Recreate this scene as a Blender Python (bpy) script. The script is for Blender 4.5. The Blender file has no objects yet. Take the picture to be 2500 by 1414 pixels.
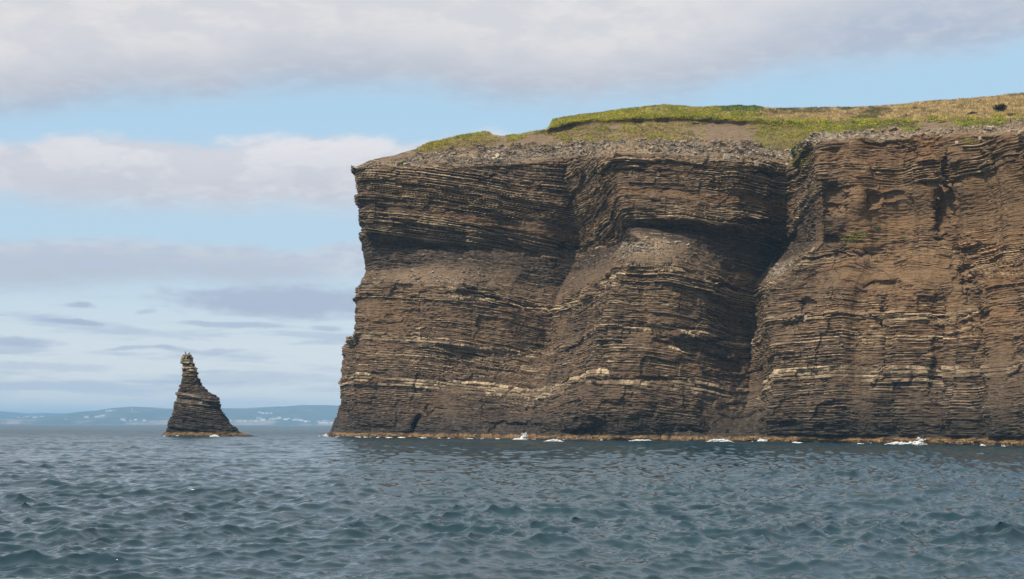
import bpy, math
import numpy as np
from mathutils import Vector, Matrix

# ------------------------------------------------------------------ camera, sky, sun, exposure
S = bpy.context.scene
COL = S.collection
W0, H0, F0 = 2500.0, 1414.0, 3434.0          # photo frame the layout was measured in
CAM_H = 3.0
PITCH = math.atan((1038.5 - 707.0) / F0)
ROLL = math.radians(0.22)
cd = bpy.data.cameras.new("camera")
cam = bpy.data.objects.new("camera", cd)
COL.objects.link(cam)
cd.sensor_width = 36.0
cd.lens = 36.0 * F0 / W0
cd.clip_start = 0.5
cd.clip_end = 60000.0
cam.matrix_world = Matrix.Translation((0, 0, CAM_H)) @ (Matrix.Rotation(math.pi / 2 + PITCH, 4, 'X') @ Matrix.Rotation(ROLL, 4, 'Z'))
S.camera = cam
S.cycles.volume_bounces = 3
S.cycles.max_bounces = 10
CM = np.array(cam.matrix_world.to_3x3())

SUN_AZ, SUN_EL = math.radians(-130), math.radians(50)   # azimuth from +Y towards +X
sun_dir = Vector((math.sin(SUN_AZ) * math.cos(SUN_EL), math.cos(SUN_AZ) * math.cos(SUN_EL), math.sin(SUN_EL)))
sl = bpy.data.lights.new("sun", 'SUN')
sl.energy = 4.6
sl.angle = math.radians(3.0)
sl.color = (1.0, 0.91, 0.78)
so = bpy.data.objects.new("sun", sl)
COL.objects.link(so)
so.rotation_euler = sun_dir.to_track_quat('Z', 'Y').to_euler()
so.location = (-200, -200, 300)

S.view_settings.view_transform = 'Standard'
S.view_settings.look = 'None'
S.view_settings.exposure = 0.0
S.view_settings.gamma = 1.0


def srgb(r, g, b):
    f = lambda c: (c / 255 / 12.92) if c / 255 <= 0.04045 else ((c / 255 + 0.055) / 1.055) ** 2.4
    return (f(r), f(g), f(b), 1.0)


class NT:
    """tiny node-graph builder"""
    def __init__(self, tree):
        self.t = tree
        self.t.nodes.clear()

    def n(self, typ, **kw):
        nd = self.t.nodes.new(typ)
        for k, v in kw.items():
            setattr(nd, k, v)
        return nd

    def link(self, a, b):
        self.t.links.new(a, b)

    def put(self, sock, v):
        if hasattr(v, 'is_linked') or isinstance(v, bpy.types.NodeSocket):
            self.link(v, sock)
        else:
            sock.default_value = v

    def m(self, op, a, b=None, c=None, clamp=False):
        nd = self.n('ShaderNodeMath', operation=op, use_clamp=clamp)
        self.put(nd.inputs[0], a)
        if b is not None: self.put(nd.inputs[1], b)
        if c is not None: self.put(nd.inputs[2], c)
        return nd.outputs[0]

    def ss(self, x, lo, hi, a=0.0, b=1.0):
        nd = self.n('ShaderNodeMapRange', interpolation_type='SMOOTHSTEP')
        self.put(nd.inputs['Value'], x)
        self.put(nd.inputs['From Min'], lo); self.put(nd.inputs['From Max'], hi)
        nd.inputs['To Min'].default_value = a; nd.inputs['To Max'].default_value = b
        return nd.outputs[0]

    def mix(self, f, a, b, blend='MIX'):
        nd = self.n('ShaderNodeMix', data_type='RGBA', blend_type=blend)
        self.put(nd.inputs[0], f); self.put(nd.inputs[6], a); self.put(nd.inputs[7], b)
        return nd.outputs[2]

    def noise(self, vec, scale, detail=3.0, rough=0.55, dist=0.0):
        nd = self.n('ShaderNodeTexNoise')
        self.put(nd.inputs['Vector'], vec)
        nd.inputs['Scale'].default_value = scale
        nd.inputs['Detail'].default_value = detail
        nd.inputs['Roughness'].default_value = rough
        nd.inputs['Distortion'].default_value = dist
        return nd.outputs['Fac']

    def comb(self, x, y, z=0.0):
        nd = self.n('ShaderNodeCombineXYZ')
        self.put(nd.inputs[0], x); self.put(nd.inputs[1], y); self.put(nd.inputs[2], z)
        return nd.outputs[0]

    def curve(self, x, pts, lo=-600.0, hi=3100.0, vlo=0.0, vhi=1400.0):
        """piecewise curve y(x) given in photo pixels"""
        xn = self.n('ShaderNodeMapRange')
        self.put(xn.inputs['Value'], x)
        xn.inputs['From Min'].default_value = lo; xn.inputs['From Max'].default_value = hi
        fc = self.n('ShaderNodeFloatCurve')
        c = fc.mapping.curves[0]
        P = [((px - lo) / (hi - lo), (v - vlo) / (vhi - vlo)) for px, v in pts]
        P = [(0.0, P[0][1])] + P + [(1.0, P[-1][1])]
        while len(c.points) < len(P):
            c.points.new(0.5, 0.5)
        for p, (a, b) in zip(c.points, P):
            p.location = (a, b)
        fc.mapping.update()
        self.link(xn.outputs[0], fc.inputs['Value'])
        return self.m('MULTIPLY_ADD', fc.outputs[0], vhi - vlo, vlo)


def build_world():
    w = bpy.data.worlds.new("World")
    S.world = w
    w.use_nodes = True
    g = NT(w.node_tree)
    out = g.n('ShaderNodeOutputWorld')
    bg = g.n('ShaderNodeBackground')
    bg.inputs['Strength'].default_value = 0.1
    g.link(bg.outputs[0], out.inputs[0])
    sky = g.n('ShaderNodeTexSky', sky_type='NISHITA', sun_disc=False)
    sky.sun_elevation = SUN_EL
    sky.sun_rotation = SUN_AZ
    sky.air_density = 1.0; sky.dust_density = 1.2; sky.ozone_density = 1.0
    tc = g.n('ShaderNodeTexCoord')
    sp = g.n('ShaderNodeSeparateXYZ')
    g.link(tc.outputs['Generated'], sp.inputs[0])
    X, Y, Z = sp.outputs
    az = g.m('ARCTAN2', X, Y)
    hyp = g.m('SQRT', g.m('ADD', g.m('MULTIPLY', X, X), g.m('MULTIPLY', Y, Y)))
    el = g.m('ARCTAN2', Z, hyp)
    # cloud layout lives in compass bearing and elevation, written in the photo's angular units
    PX = g.m('MULTIPLY_ADD', az, F0 * 1.02, 1250.0)
    PY = g.m('MULTIPLY_ADD', el, -F0 * 1.015, 1038.0)
    big = g.noise(g.comb(g.m('MULTIPLY', PX, 0.0016), g.m('MULTIPLY', PY, 0.0042)), 1.0, 5, 0.55)
    med = g.noise(g.comb(g.m('MULTIPLY', PX, 0.0055), g.m('MULTIPLY', PY, 0.0125), 3.7), 1.0, 6, 0.6)
    fin = g.noise(g.comb(g.m('MULTIPLY', PX, 0.014), g.m('MULTIPLY', PY, 0.042), 7.1), 1.0, 5, 0.6)
    bigs = g.m('SUBTRACT', big, 0.5)
    meds = g.m('SUBTRACT', med, 0.5)
    fins = g.m('SUBTRACT', fin, 0.5)
    K = 10.0

    def C(r, gg, b, k=1.0):
        c = srgb(r, gg, b)
        return (c[0] * K * k, c[1] * K * k, c[2] * K * k, 1.0)
    # clear-sky colour: the sky model, paler and hazier low down
    low = g.ss(PY, 1045.0, 560.0)
    hz = g.mix(low, C(242, 243, 241), C(191, 219, 239))
    hz = g.mix(g.ss(PY, 560.0, 240.0), hz, C(181, 216, 241))
    clear = g.mix(0.93, sky.outputs[0], hz)
    col = clear
    # thin streaks low over the horizon
    st = g.noise(g.comb(g.m('MULTIPLY', PX, 0.0036), g.m('MULTIPLY', PY, 0.030), 1.3), 1.0, 5, 0.55)
    sm = g.m('MULTIPLY', g.ss(st, 0.47, 0.66), g.m('MULTIPLY', g.ss(PY, 700.0, 780.0), g.ss(PY, 1030.0, 940.0)))
    col = g.mix(g.m('MULTIPLY', sm, 0.6), col, C(176, 191, 214))
    st2 = g.noise(g.comb(g.m('MULTIPLY', PX, 0.003), g.m('MULTIPLY', PY, 0.02), 9.3), 1.0, 5, 0.55)
    sm2 = g.m('MULTIPLY', g.ss(st2, 0.5, 0.7), g.m('MULTIPLY', g.ss(PY, 740.0, 850.0), g.ss(PY, 1040.0, 980.0)))
    col = g.mix(g.m('MULTIPLY', sm2, 0.5), col, C(213, 216, 226))

    def blob(col, cx, cy, rx, ry, colr, a, soft=0.5):
        dx = g.m('DIVIDE', g.m('SUBTRACT', g.m('MULTIPLY_ADD', bigs, 60.0, PX), cx), rx)
        dy = g.m('DIVIDE', g.m('SUBTRACT', g.m('MULTIPLY_ADD', meds, 40.0, PY), cy), ry)
        r = g.m('SQRT', g.m('ADD', g.m('MULTIPLY', dx, dx), g.m('MULTIPLY', dy, dy)))
        r = g.m('ADD', r, g.m('MULTIPLY', fins, 1.3))
        return g.mix(g.ss(r, 1.25, 1.25 - soft - 0.3, 0.0, a), col, colr)
    grey = C(174, 187, 210)
    for (cx, cy, rx, ry, a) in ((205, 755, 34, 9, .8), (190, 797, 80, 8, .85), (65, 849, 90, 12, .75), (350, 857, 110, 6, .6),
                                (560, 799, 160, 7, .7), (795, 801, 45, 8, .6), (480, 862, 150, 6, .5), (90, 905, 190, 12, .4),
                                (560, 930, 260, 22, .4), (350, 770, 25, 8, .5)):
        col = blob(col, cx, cy, rx, ry, grey, a)
    col = blob(col, 680, 738, 300, 44, C(178, 190, 211), .95, .5)
    # third band
    t3 = g.curve(PX, [(0, 606), (300, 596), (560, 606), (720, 602), (880, 578), (1500, 560), (2600, 570)])
    b3 = g.curve(PX, [(0, 735), (220, 722), (380, 700), (620, 708), (880, 690), (1500, 700), (2600, 700)])
    e3 = g.m('ADD', g.m('MULTIPLY', meds, 46.0), g.m('MULTIPLY', fins, 22.0))
    PY3 = g.m('ADD', PY, e3)
    a3 = g.m('MULTIPLY', g.ss(g.m('SUBTRACT', PY3, t3), -12.0, 24.0), g.ss(g.m('SUBTRACT', b3, PY3), -20.0, 45.0))
    c3 = g.mix(g.ss(g.m('SUBTRACT', PY3, t3), 0.0, 60.0), C(209, 214, 223), C(191, 199, 212))
    c3 = g.mix(g.ss(g.m('ADD', PX, g.m('MULTIPLY', bigs, 500.0)), 700.0, 900.0), c3, C(212, 217, 226))
    c3 = g.mix(g.ss(fin, 0.35, 0.7), c3, C(190, 201, 219))
    col = g.mix(g.m('MULTIPLY', a3, 0.93), col, c3)
    # second band, puffy top
    t2 = g.curve(PX, [(-100, 372), (60, 378), (180, 352), (330, 344), (450, 352), (620, 334), (850, 326), (1010, 336), (1190, 312), (1320, 330), (1700, 340), (2600, 300)])
    b2 = g.curve(PX, [(0, 528), (300, 532), (600, 528), (880, 520), (1500, 480), (2600, 450)])
    P2 = g.m('ADD', PY, g.m('ADD', g.m('MULTIPLY', meds, 85.0), g.m('MULTIPLY', fins, 34.0)))
    a2 = g.m('MULTIPLY', g.ss(g.m('SUBTRACT', P2, t2), -14.0, 30.0), g.ss(g.m('SUBTRACT', b2, P2), -28.0, 60.0))
    c2 = g.mix(g.ss(g.m('SUBTRACT', P2, t2), 10.0, 160.0), C(232, 232, 236), C(205, 209, 219))
    c2 = g.mix(g.m('MULTIPLY', g.ss(big, 0.42, 0.62), .7), c2, C(216, 216, 223))
    c2 = g.mix(g.m('MULTIPLY', g.ss(fin, 0.45, 0.62), .5), c2, C(226, 226, 231))
    c2 = g.mix(g.m('MULTIPLY', g.ss(med, 0.55, 0.42), .5), c2, C(196, 200, 213))
    col = g.mix(a2, col, c2)
    # upper sheet of cloud
    b1 = g.curve(PX, [(-200, 335), (0, 330), (260, 282), (500, 262), (700, 226), (1000, 216), (1300, 250), (1700, 232), (1950, 190), (2300, 172), (2520, 150), (3000, 120)])
    P1 = g.m('ADD', PY, g.m('ADD', g.m('MULTIPLY', bigs, 60.0), g.m('ADD', g.m('MULTIPLY', meds, 70.0), g.m('MULTIPLY', fins, 14.0))))
    d1 = g.m('SUBTRACT', b1, P1)
    a1 = g.ss(d1, -36.0, 66.0)
    c1 = g.mix(g.ss(d1, 10.0, 190.0), C(181, 190, 207), C(228, 226, 228))
    c1 = g.mix(g.m('MULTIPLY', g.ss(g.m('ADD', PX, g.m('MULTIPLY', bigs, 900.0)), 1500.0, 2350.0), g.ss(PY, -40.0, 60.0)), c1, C(180, 192, 212))
    c1 = g.mix(g.m('MULTIPLY', g.ss(med, 0.40, 0.60), 0.5), c1, C(201, 206, 216))
    c1 = g.mix(g.m('MULTIPLY', g.ss(fin, 0.45, 0.66), 0.3), c1, C(214, 217, 224))
    # overhead: broken sheet with blue holes
    pz = g.m('MAXIMUM', Z, 0.08)
    ov = g.noise(g.comb(g.m('DIVIDE', X, pz), g.m('DIVIDE', Y, pz), 2.0), 0.7, 5, 0.55)
    hole = g.m('MULTIPLY', g.ss(ov, 0.46, 0.60), g.ss(PY, -120.0, -500.0))
    c1 = g.mix(g.ss(PY, 0.0, -900.0), c1, C(238, 240, 243))
    c1 = g.mix(hole, c1, C(165, 200, 238))
    col = g.mix(a1, col, c1)
    g.link(col, bg.inputs['Color'])


build_world()

# ------------------------------------------------------------------ helpers
rng = np.random.default_rng(11)


def ray(px, py):
    px = np.asarray(px, float); py = np.asarray(py, float)
    v = np.stack([(px - W0 / 2) / F0, -(py - H0 / 2) / F0, -np.ones_like(px)], -1)
    return v @ CM.T


def at(px, py, Y):
    """world point at photo bearing (px,py) and northing Y"""
    d = ray(px, py)
    k = np.asarray(Y) / d[..., 1]
    p = d * k[..., None]
    p[..., 2] += CAM_H
    return p


def project(P):
    v = (P - np.array([0, 0, CAM_H])) @ CM
    return W0 / 2 - F0 * v[..., 0] / v[..., 2], H0 / 2 + F0 * v[..., 1] / v[..., 2]


def _h(ix, iy, iz, seed):
    with np.errstate(over='ignore'):
        h = (ix.astype(np.uint32) * np.uint32(374761393) + iy.astype(np.uint32) * np.uint32(668265263)
             + iz.astype(np.uint32) * np.uint32(2147483647 ^ 0x5bd1e995) + np.uint32(seed * 7919 + 13))
        h ^= h >> np.uint32(13); h *= np.uint32(1274126177); h ^= h >> np.uint32(16)
        h *= np.uint32(2246822519); h ^= h >> np.uint32(15)
    return (h & np.uint32(0xFFFFFF)).astype(np.float32) / np.float32(0xFFFFFF)


def hsh(a, b=0, c=0, seed=0):
    a = np.asarray(a).astype(np.int64); b = np.broadcast_to(np.asarray(b).astype(np.int64), a.shape); c = np.broadcast_to(np.asarray(c).astype(np.int64), a.shape)
    return _h(a & 0xFFFFFFFF, b & 0xFFFFFFFF, c & 0xFFFFFFFF, seed)


def vn(x, y, z, seed=0):
    """value noise in -1..1"""
    x, y, z = np.broadcast_arrays(np.asarray(x, np.float32), np.asarray(y, np.float32), np.asarray(z, np.float32))
    fx, fy, fz = np.floor(x), np.floor(y), np.floor(z)
    ux, uy, uz = x - fx, y - fy, z - fz
    ux = ux * ux * (3 - 2 * ux); uy = uy * uy * (3 - 2 * uy); uz = uz * uz * (3 - 2 * uz)
    ix, iy, iz = [f.astype(np.int64) & 0xFFFFFFFF for f in (fx, fy, fz)]
    r = 0
    for a in (0, 1):
        wx = ux if a else 1 - ux
        for b in (0, 1):
            wy = uy if b else 1 - uy
            for c in (0, 1):
                wz = uz if c else 1 - uz
                r = r + wx * wy * wz * _h((ix + a) & 0xFFFFFFFF, (iy + b) & 0xFFFFFFFF, (iz + c) & 0xFFFFFFFF, seed)
    return r * 2 - 1


def fbm(x, y, z, oct=3, seed=0, gain=0.5):
    r, a, f, n = 0, 1.0, 1.0, 0.0
    for o in range(oct):
        r = r + a * vn(x * f, y * f, z * f, seed + o * 17)
        n += a; a *= gain; f *= 2.03
    return r / n


def sst(x, a, b):
    t = np.clip((x - a) / (b - a), 0, 1)
    return t * t * (3 - 2 * t)


def mesh_obj(name, V, Fc, mats, attrs=None, smooth=False, parent=None, matidx=None, colors=None):
    """V (n,3), Fc (m,k) all faces of k corners"""
    me = bpy.data.meshes.new(name)
    V = np.ascontiguousarray(V, np.float32); Fc = np.ascontiguousarray(Fc, np.int32)
    k = Fc.shape[1]
    me.vertices.add(len(V)); me.vertices.foreach_set('co', V.ravel())
    me.loops.add(Fc.size); me.loops.foreach_set('vertex_index', Fc.ravel())
    me.polygons.add(len(Fc))
    me.polygons.foreach_set('loop_start', np.arange(0, Fc.size, k, dtype=np.int32))
    me.polygons.foreach_set('loop_total', np.full(len(Fc), k, np.int32))
    me.polygons.foreach_set('use_smooth', np.full(len(Fc), smooth, bool))
    if matidx is not None:
        me.polygons.foreach_set('material_index', np.ascontiguousarray(matidx, np.int32))
    me.update(calc_edges=True)
    for kx, a in (attrs or {}).items():
        at_ = me.attributes.new(kx, 'FLOAT', 'POINT')
        at_.data.foreach_set('value', np.ascontiguousarray(a, np.float32).ravel())
    for m_ in (mats if isinstance(mats, (list, tuple)) else [mats]):
        me.materials.append(m_)
    o = bpy.data.objects.new(name, me)
    COL.objects.link(o)
    if parent: o.parent = parent
    return o


def tag(o, label=None, cat=None, group=None, kind=None):
    if label: o['label'] = label
    if cat: o['category'] = cat
    if group: o['group'] = group
    if kind: o['kind'] = kind
    return o


def grid_faces(nr, nc):
    i = np.arange(nr - 1)[:, None] * nc + np.arange(nc - 1)[None, :]
    i = i.ravel()
    return np.stack([i, i + 1, i + nc + 1, i + nc], -1)


def smooth_ax(A, n, ax):
    """box-smooth twice along an axis"""
    if n < 1: return A
    k = np.hanning(2 * n + 3)[1:-1]; k /= k.sum()
    A = np.moveaxis(A, ax, -1)
    p = np.pad(A, [(0, 0)] * (A.ndim - 1) + [(n, n)], mode='edge')
    out = sum(k[j] * p[..., j:j + A.shape[-1]] for j in range(2 * n + 1))
    return np.moveaxis(out, -1, ax)


def grid_normals(P):
    du = np.gradient(P, axis=1); dv = np.gradient(P, axis=0)
    n = np.cross(du, dv)
    n /= np.linalg.norm(n, axis=-1, keepdims=True) + 1e-9
    return n


# ------------------------------------------------------------------ materials
def mat(name):
    m_ = bpy.data.materials.new(name)
    m_.use_nodes = True
    g = NT(m_.node_tree)
    out = g.n('ShaderNodeOutputMaterial')
    b = g.n('ShaderNodeBsdfPrincipled')
    g.link(b.outputs[0], out.inputs[0])
    return m_, g, b


def attr(g, nm):
    a = g.n('ShaderNodeAttribute', attribute_name=nm)
    return a.outputs['Fac']


def rock_material(name='layered_rock'):
    m_, g, b = mat(name)
    geo = g.n('ShaderNodeNewGeometry')
    pos = geo.outputs['Position']
    mp = g.n('ShaderNodeMapping'); g.link(pos, mp.inputs[0]); mp.inputs['Scale'].default_value = (0.35, 0.35, 2.6)
    mp.inputs['Rotation'].default_value = (math.radians(6), math.radians(-8), 0)
    lam = g.noise(mp.outputs[0], 1.3, 6, 0.65)
    sp = g.n('ShaderNodeSeparateXYZ'); g.link(pos, sp.inputs[0]); Z = sp.outputs[2]
    n1 = g.noise(pos, 0.09, 4, 0.55)
    n2 = g.noise(pos, 0.7, 4, 0.6)
    n3 = g.noise(pos, 3.5, 5, 0.7)
    hard, tone, och, scr, soil, veg, dust, char = [attr(g, k) for k in ('hard', 'tone', 'ochre', 'scree', 'soil', 'veg', 'dust', 'char')]
    shale = g.mix(g.ss(n1, 0.38, 0.62), (0.056, 0.042, 0.034, 1), (0.102, 0.072, 0.051, 1))
    shale = g.mix(g.m('MULTIPLY', och, 0.72), shale, (0.190, 0.115, 0.058, 1))
    shale = g.mix(g.ss(lam, 0.52, 0.72), shale, (0.22, 0.16, 0.105, 1))
    shale = g.mix(g.ss(lam, 0.46, 0.32), shale, (0.022, 0.018, 0.015, 1))
    shale = g.mix(g.m('MULTIPLY', char, 0.85), shale, g.mix(g.ss(lam, 0.4, 0.7), (0.034, 0.029, 0.027, 1), (0.082, 0.066, 0.056, 1)))
    beds = g.mix(g.ss(tone, -0.2, 0.9), (0.20, 0.155, 0.105, 1), (0.53, 0.46, 0.35, 1))
    beds = g.mix(g.m('MULTIPLY', g.ss(n2, 0.45, 0.7), 0.55), beds, (0.21, 0.195, 0.165, 1))
    beds = g.mix(g.m('MULTIPLY', g.m('MULTIPLY', och, g.ss(n1, 0.5, 0.65)), 0.6), beds, (0.33, 0.165, 0.07, 1))
    beds = g.mix(g.ss(n3, 0.42, 0.25), beds, (0.09, 0.07, 0.052, 1))
    col = g.mix(hard, shale, beds)
    dcol = g.mix(och, (0.120, 0.090, 0.066, 1), (0.195, 0.135, 0.080, 1))
    dcol = g.mix(g.ss(n3, 0.5, 0.75), dcol, (0.25, 0.20, 0.14, 1))
    col = g.mix(g.m('MULTIPLY', dust, 0.75), col, dcol)
    scol = g.mix(g.ss(n3, 0.42, 0.66), (0.15, 0.115, 0.085, 1), (0.40, 0.33, 0.25, 1))
    scol = g.mix(g.ss(n2, 0.35, 0.65), scol, g.mix(g.ss(n3, 0.4, 0.6), (0.15, 0.12, 0.09, 1), (0.21, 0.18, 0.145, 1)))
    col = g.mix(scr, col, scol)
    soc = g.mix(g.ss(n3, 0.35, 0.65), (0.10, 0.075, 0.058, 1), (0.215, 0.165, 0.13, 1))
    soc = g.mix(g.m('MULTIPLY', g.ss(n2, 0.42, 0.6), 0.6), soc, (0.105, 0.090, 0.050, 1))
    col = g.mix(soil, col, soc)
    vcol = g.mix(n3, (0.075, 0.070, 0.026, 1), (0.22, 0.170, 0.070, 1))
    col = g.mix(veg, col, vcol)
    # splash zone: dark wet rock, then a strip of tan weed and barnacles at the waterline
    zz = g.m('ADD', Z, g.m('MULTIPLY', g.m('SUBTRACT', n2, 0.5), 5.0))
    wet = g.ss(zz, 7.5, 1.8)
    col = g.mix(g.m('MULTIPLY', wet, 0.82), col, g.mix(g.ss(lam, 0.45, 0.66), (0.020, 0.019, 0.018, 1), (0.07, 0.06, 0.05, 1)))
    za = g.m('ADD', g.m('ADD', Z, g.m('MULTIPLY', g.m('SUBTRACT', n2, 0.5), 1.7)), g.m('MULTIPLY', g.m('SUBTRACT', n3, 0.5), 0.8))
    alg = g.mix(g.ss(n3, 0.40, 0.66), (0.12, 0.065, 0.025, 1), (0.42, 0.30, 0.14, 1))
    alg = g.mix(g.m('MULTIPLY', g.ss(n2, 0.46, 0.62), 0.85), alg, (0.09, 0.05, 0.025, 1))
    col = g.mix(g.ss(za, 1.15, 0.95), col, alg)
    col = g.mix(g.ss(za, 0.42, 0.22), col, (0.035, 0.024, 0.014, 1))
    col = g.mix(1.0, col, (1.27, 1.12, 0.91, 1), 'MULTIPLY')
    ms = g.n('ShaderNodeMapping'); g.link(pos, ms.inputs[0]); ms.inputs['Scale'].default_value = (1.1, 1.1, 0.09)
    stk = g.noise(ms.outputs[0], 1.0, 4, 0.6)
    col = g.mix(g.m('MULTIPLY', g.ss(stk, 0.5, 0.66), 0.5), col, g.mix(1.0, col, (0.55, 0.53, 0.52, 1), 'MULTIPLY'))
    col = g.mix(g.m('MULTIPLY', g.ss(stk, 0.42, 0.30), 0.22), col, (0.30, 0.24, 0.17, 1))
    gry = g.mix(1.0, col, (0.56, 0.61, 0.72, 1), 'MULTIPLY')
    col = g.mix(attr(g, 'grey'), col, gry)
    g.link(col, b.inputs['Base Color'])
    g.put(b.inputs['Roughness'], g.m('SUBTRACT', 0.93, g.m('MULTIPLY', wet, 0.3)))
    b.inputs['Specular IOR Level'].default_value = 0.25
    bp = g.n('ShaderNodeBump'); bp.inputs['Distance'].default_value = 0.22; bp.inputs['Strength'].default_value = 0.9
    g.link(g.m('ADD', g.m('MULTIPLY', lam, 1.2), g.m('MULTIPLY', n3, 1.4)), bp.inputs['Height'])
    g.link(bp.outputs[0], b.inputs['Normal'])
    return m_


ROCK = rock_material()


def vary(name, c1, c2, scale=6.0, rough=0.9, att=None, c3=None, spec=0.2, trans=0.0):
    m_, g, b = mat(name)
    geo = g.n('ShaderNodeNewGeometry')
    n = g.noise(geo.outputs['Position'], scale, 4, 0.6)
    col = g.mix(g.ss(n, 0.35, 0.65), c1 + (1,), c2 + (1,))
    if att:
        col = g.mix(attr(g, att), col, c3 + (1,))
    g.link(col, b.inputs['Base Color'])
    b.inputs['Roughness'].default_value = rough
    b.inputs['Specular IOR Level'].default_value = spec
    return m_


# ------------------------------------------------------------------ bedding
def make_beds():
    zones = [(20, (.5, 1.3), (.06, .14), .15), (38.5, (.18, .45), (.07, .2), .42), (46.3, (.05, .16), (.3, .8), .7),
             (48.6, (.2, .6), (.07, .22), .42), (57.0, (.06, .2), (.22, .6), .8), (59.3, (.18, .5), (.06, .17), .42),
             (67.5, (.08, .28), (.12, .42), 1.0), (72.0, (.25, .7), (.07, .18), .4), (76.0, (.6, 1.5), (.07, .13), .22),
             (83.3, (.12, .36), (.10, .34), 1.1), (88.3, (.5, .9), (.06, .1), .2), (90.4, (.14, .42), (.09, .3), 1.0),
             (97.0, (.15, .5), (.15, .4), 1.0)]
    r = np.random.default_rng(5)
    e, hd, pr = [], [], []
    t = 15.0
    while t < 125:
        z = [q for q in zones if q[0] <= t] or [zones[0]]
        z = z[-1]
        e.append(t); hd.append(0.0); pr.append(0.0)
        t += r.uniform(*z[1])
        e.append(t); hd.append(r.uniform(.55, 1.0)); pr.append(z[3] * r.uniform(.35, 1.25))
        t += r.uniform(*z[2])
    return np.array(e), np.array(hd), np.array(pr)


BE, BH, BP = make_beds()
GX = [-60, -38.7, 4.4, 12.3, 23.8, 43, 49, 60, 71, 78, 100]
GV = [-8.5, -5.8, 0.9, 1.5, 3.0, 5.2, 4.7, 4.9, 6.9, 8.6, 12]


def strat(P):
    return P[..., 2] + 0.12 * P[..., 1] + np.interp(P[..., 0], GX, GV)


def bed_fields(P, t0=None, amp=1.0):
    """returns displacement (m), hard, tone for points"""
    X, Y, Z = [P[..., k].astype(np.float32) for k in range(3)]
    t = strat(P) if t0 is None else t0
    t = t + 0.3 * vn(X / 26, Y / 26, Z / 40, 3) + 0.12 * vn(X / 5, Y / 5, Z / 9, 4)
    s = X * 0.95 - Y * 0.62
    k = np.clip(np.searchsorted(BE, t) - 1, 0, len(BE) - 1)
    hd, pr = BH[k].astype(np.float32), BP[k].astype(np.float32)
    fr = (t - BE[k]) / (np.append(BE[1:], BE[-1] + 1)[k] - BE[k])
    # lateral joints: every bed is cut into blocks of its own length
    ln = 0.9 + 3.4 * hsh(k, 1, 0, 5)
    sw = s + 0.5 * vn(X / 2.2, Y / 2.2, Z / 1.5, 6)
    blk = np.floor(sw / ln + 7.3 * hsh(k, 2, 0, 6))
    r1 = hsh(blk, k, 0, 7); r2 = hsh(blk, k, 1, 8)
    joint = np.abs(sw / ln + 7.3 * hsh(k, 2, 0, 6) - blk - 0.5) * 2      # 1 at joints
    led = sst(fbm(X / 15, Y / 15, t / 5.5, 3, 21), -0.35, 0.3)               # where beds stand proud
    # some beds thin out along the strike
    keep = (hsh(np.floor(s / (5 + 9 * hsh(k, 3, 0, 9)) + 3 * hsh(k, 4, 0, 3)), k, 3, 10) > 0.2).astype(np.float32)
    hdm = hd * keep * (0.45 + 0.55 * led)
    d = 0.72 * pr * keep * (0.3 + 0.7 * led) * (0.25 + 0.95 * r1) * (1 - 0.35 * sst(joint, 0.86, 1.0))
    # slightly rounded lips
    d = d * (1 - 0.25 * (np.abs(fr - 0.5) * 2) ** 4)
    # packets of beds break back together along big joints
    zf = np.interp(t, [38, 39, 56.5, 57, 59, 60, 67, 67.6, 72, 73, 82.8, 83.5, 88, 88.5, 90.2, 90.7], [.5, .65, .65, 1, 1, .55, .55, 1, 1, .3, .3, 1, 1, .4, .4, 1])
    pk = np.floor((t + 0.6 * vn(X / 8, Y / 8, 0, 31)) / 3.1)
    bs = np.floor(s / (3.5 + 6 * hsh(pk, 5, 0, 11)) + 0.7 * vn(X / 6, Y / 6, t / 3, 12) + 3 * hsh(pk, 6, 0, 2))
    d = d + 1.3 * zf * (hsh(bs, pk, 0, 13) - 0.5)
    pk2 = np.floor((t + 0.4 * vn(X / 4, Y / 4, 5, 32)) / 1.25)
    bs2 = np.floor(s / (1.4 + 3 * hsh(pk2, 5, 3, 11)) + 0.5 * vn(X / 3, Y / 3, t / 2, 15))
    d = d + 0.6 * zf * (hsh(bs2, pk2, 4, 16) - 0.5)
    # shale: laminated, ravelled
    d = d + (1 - hdm) * 0.22 * vn(X / 1.1, Y / 1.1, t / 0.16, 14) + 0.16 * vn(X / 0.7, Y / 0.7, Z / 0.45, 19)
    tone = r2 * 1.3 - 0.25 + 0.35 * vn(X / 12, Y / 12, t / 2.0, 18)
    return d * amp, hdm, tone, led, t


# ------------------------------------------------------------------ the headland: control table in photo bearings + northing
PYK = np.array([230, 330, 400, 420, 480, 540, 590, 660, 700, 750, 820, 870, 900, 940, 985, 1010, 1040, 1067, 1100], float)
LE = np.array([865, 865, 864, 865, 871, 877, 886, 895, 872, 863, 856, 832, 822, 822, 826, 821, 812, 803, 802], float)
A1 = np.interp(PYK, [230, 330, 400, 460, 590, 640, 700, 760, 850, 950, 1000, 1074], [1400, 1395, 1385, 1392, 1420, 1412, 1375, 1355, 1335, 1310, 1300, 1285])
C2 = np.interp(PYK, [230, 400, 500, 600, 640, 700, 850, 950, 1074], [1500, 1500, 1520, 1565, 1545, 1500, 1455, 1440, 1400])
A2 = np.interp(PYK, [230, 330, 400, 600, 650, 700, 850, 980, 1060], [1950, 1945, 1936, 1925, 1882, 1850, 1842, 1835, 1800])
C3 = np.interp(PYK, [230, 400, 500, 600, 650, 700, 850, 950, 1060], [2010, 1990, 2000, 1998, 1950, 1885, 1872, 1888, 1868])
RX = 2680.0
QK = np.array([0, .25, .5, .75, 1, 1.2, 1.4, 1.6, 1.8, 2, 2.3, 2.5, 2.7, 2.85, 3.0])


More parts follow.
